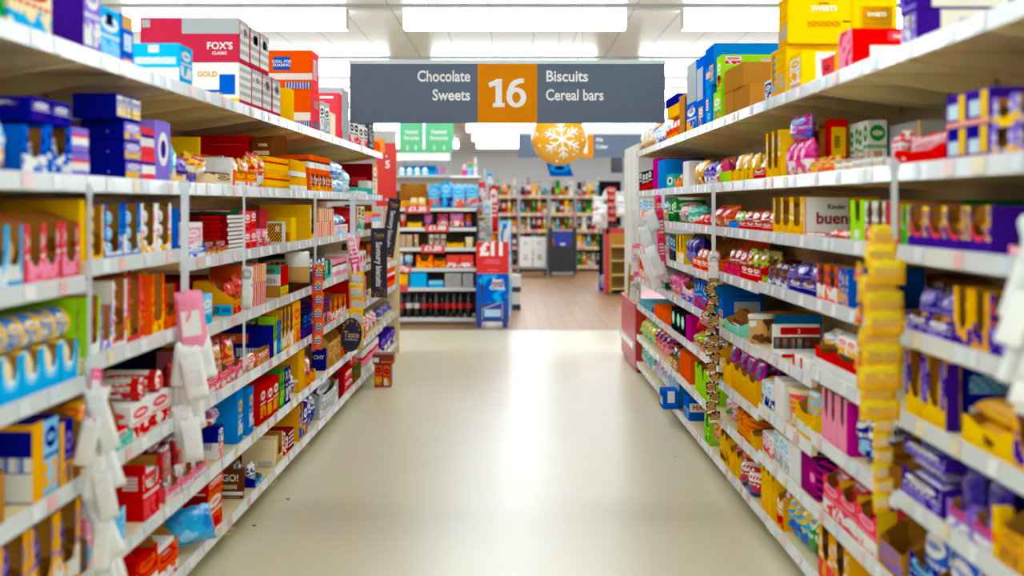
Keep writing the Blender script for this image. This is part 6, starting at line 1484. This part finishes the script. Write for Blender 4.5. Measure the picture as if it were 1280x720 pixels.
# roll cage with white cases
d = 28.6; s = d / F
rc = link('roll_cage', None, None, Vector(((666 - 640) * s, d, 0))); tag(rc, 'grey roll cage of white cases before the far drinks shelves', 'roll cage')
MG = plain('cage_grey', '8c9494', .35, .5, .6)
MB().box(-.3, .3, 0, .6, .16, .2).build('base', MG, rc)
for x in (-.26, .26):
    for y in (.06, .54): MB().lathe([(.03, -.02), (.07, -.018), (.07, .018), (.03, .02)], 14, (x, y, .072), 0, 'x').build('wheel', M_dark, rc)
for x in (-.3, .3):
    b = MB()
    for y in (.02, .2, .4, .58): b.tube([(x, y, .2), (x, y, 1.25)], .012, 6)
    for z in (.5, .85, 1.25): b.tube([(x, .02, z), (x, .58, z)], .01, 6)
    b.build('side_frame', MG, rc)
for k, (x, z, w_) in enumerate(((-.14, .202, .26), (.14, .202, .26), (.13, .552, .28), (-.14, .202 + .35, .24))):
    o = carton('L', w_, .4, .345 if k < 2 else .24, 'wh,gy,gr', {'np': [], 'fp': [(.35, .65, .4, .7, 'gr,wh,lm' if k == 1 else 'gy,wh', 'o')]}); o.location = (rc.location.x + x, d + .08, z)
    tag(o, 'white case on the roll cage, %s' % ('bottom layer, plain', 'bottom layer, green badge', 'upper layer, larger', 'upper layer, smaller')[k], 'case', 'cases on the roll cage')
# black cage with blue crate
d = 28.4; s = d / F
bc_ = link('black_trolley', None, None, Vector(((703.5 - 640) * s, d, 0))); tag(bc_, 'black upright trolley before the far drinks shelves', 'trolley')
MK = plain('trolley_black', '1b1c1f', .4)
MB().box(-.28, .28, 0, .4, .05, .62).build('body', MK, bc_, bevel=.01)
for x in (-.28, .2): MB().box(x, x + .08, .0, .4, .621, 1.0).build('side_panel', MK, bc_)
for x in (-.22, .22):
    for y in (.06, .34): MB().lathe([(.015, -.015), (.025, -.012), (.025, .012), (.015, .015)], 10, (x, y, .026), 0, 'x').build('wheel', M_dark, bc_)
MB().box(-.22, .22, -.006, 0, .07, .1).build('silver_strip', plain('strip_silver', 'b8bcc0', .3), bc_)
o = MB().prism([(-.17, 0), (.17, 0), (.19, .3), (-.19, .3)], 'y', 0, .36).build('blue_crate', plain('crate_blue', '14309c', .4), None, Vector((bc_.location.x, d + .02, .622)))
MB().box(-.05, .05, -.006, 0, .02, .06).build('handle', M_white, o)
tag(o, 'dark blue crate sitting in the black trolley', 'crate')
# black stand with red bags, white bags
d = 24.2; s = d / F
bs_ = MB().box(-10 * s, 9 * s, 0, .3, .0, CAM_H - (280 - 256) * s).build('black_stand', MK, None, Vector(((764 - 640) * s, d, 0))); tag(bs_, 'tall black stand holding red bags beside the perforated panel', 'stand')
MB().box(-14 * s, 14 * s, .31, .33, 0, CAM_H + 30 * s).build('header_board', mat('bk,wh,bk', 'n'), bs_)
z = CAM_H - 24 * s
for k in range(5):
    hang(d - .12, 764.5 + (k % 2), 234 + k * 9, 242.6 + k * 9, 12, 'rd,ora,dr', 'bright red bag stacked on the tall black stand', 0, .0, 0, thick=.11, nm='red_bag', cat='bag')
for k, (x, y) in enumerate(((747, 246), (752, 256), (745, 264), (753, 270), (774, 240), (775, 255))):
    hang(d - .1, x, y, y + 16, 12, 'wh,gy,wh', 'white bag hung around the tall black stand', 4, .05, -.11 * (k % 3) - .1, thick=.08)
    sd = (d - .1) / F; yb = -.118 - .11 * (k % 3); zz = CAM_H - (y - 256) * sd + .0075
    MB().tube([((x - 764) * sd, .312, zz), ((x - 764) * sd, yb, zz)], .006, 6).build('hook_bar', MK, bs_)
o = MB().prism([(0, 0), (9 * s, 0), (9 * s, 22 * s), (0, 22 * s)], 'y', 0, .2).build('blue_carton', mat('nb,wh,bl', 'n'), None, Vector(((748.5 - 640) * s, d - .3, 0)), bevel=.004); tag(o, 'navy carton on the floor before the tall black stand', 'carton')
MB().box(.01, 8 * s, -.002, 0, 4 * s, 14 * s).build('front_print', mat('bl,wh', 'h'), o)
# yellow tiered rack with red side
d = 22.9; s = d / F
yr = link('yellow_rack', None, None, Vector(((768 - 640) * s, d, 0))); tag(yr, 'amber tiered rack with red side beyond the white perforated panel', 'rack')
MY = plain('rack_amber', 'c9952a', .5)
H = CAM_H - (292 - 256) * s
MB().box(-6 * s, -3.5 * s, 0, .5, .03, H).build('side_panel', MY, yr)
MB().box(20 * s, 22 * s, 0, .5, .03, H).build('side_panel', MY, yr)
MB().box(-6 * s, 22 * s, .5, .52, .03, H).build('back_panel', MY, yr)
for py in (360, 343, 325, 307): MB().box(-3.4 * s, 19.9 * s, .01, .49, CAM_H - (py + 2 - 256) * s, CAM_H - (py - 256) * s).build('shelf', plain('rack_shelf', 'efd27a', .5), yr)
MB().box(-11 * s, -6.1 * s, .0, .5, 0.03, CAM_H - (286 - 256) * s).build('red_side', plain('rack_red', 'd42a22', .4), yr)
MB().box(-10.5 * s, 21 * s, .0, .02, H, CAM_H - (285 - 256) * s).build('red_header', plain('rack_red', 'd42a22', .4), yr)
MB().box(-9 * s, 21 * s, .04, .48, 0, .03).build('foot', M_dark, yr)

# scraps on the aisle floor
for (px, py, c, dsc) in ((843, 571, 'lm', 'tiny green scrap'), (841, 507, 'bl', 'tiny blue scrap'), (782, 462, 'ora', 'tiny orange scrap'), (318, 657, 'bk', 'tiny dark scrap'), (360, 624, 'nb', 'small dark blue scrap')):
    y = CAM_H * F / (py - 256); s = y / F
    o = MB().prism([(-2.4 * s, -.008), (1.2 * s, -.012), (2.6 * s, .004), (.4 * s, .012), (-1.8 * s, .008)], 'z', .0003, .0018).build('paper_scrap', mat(c), None, Vector(((px - 640) * s, y, 0)))
    tag(o, dsc + ' of litter lying on the pale aisle floor', 'litter')

# ---------------------------------------------------------------- words that single each piece of goods out
SHW = {'L': ['top shelf', 'second shelf down', 'third shelf down', 'fourth shelf down', 'fifth shelf down', 'sixth shelf down', 'bottom shelf'],
       'R': ['top shelf', 'second shelf down', 'third shelf down', 'fourth shelf down', 'fifth shelf down', 'sixth shelf down', 'seventh shelf down', 'bottom shelf']}
by = {}
for r_ in REC: by.setdefault((r_[1], r_[2], r_[3]), []).append(r_)
for (side, sh, desc), v in by.items():
    v.sort(key=lambda q: (round(q[4], 2), q[5]))
    for i, q in enumerate(v):
        where = '%s side, %s' % (RUN[side]['word'], SHW[side][sh])
        if len(v) == 1: q[0]['label'] = '%s, %s' % (desc, where)
        else:
            q[0]['label'] = '%s, %s of %s, %s' % (desc, ORD[i + 1], NUM[len(v)], where)
            q[0]['group'] = '%s on the %s run, %s' % (desc, RUN[side]['word'], SHW[side][sh])
by = {}
for o, desc in HANG: by.setdefault(desc, []).append(o)
for desc, v in by.items():
    for i, o in enumerate(v):
        o['label'] = desc if len(v) == 1 else '%s, %s of %s' % (desc, ORD[i + 1], NUM[len(v)])
        if len(v) > 1: o['group'] = desc + ' set'
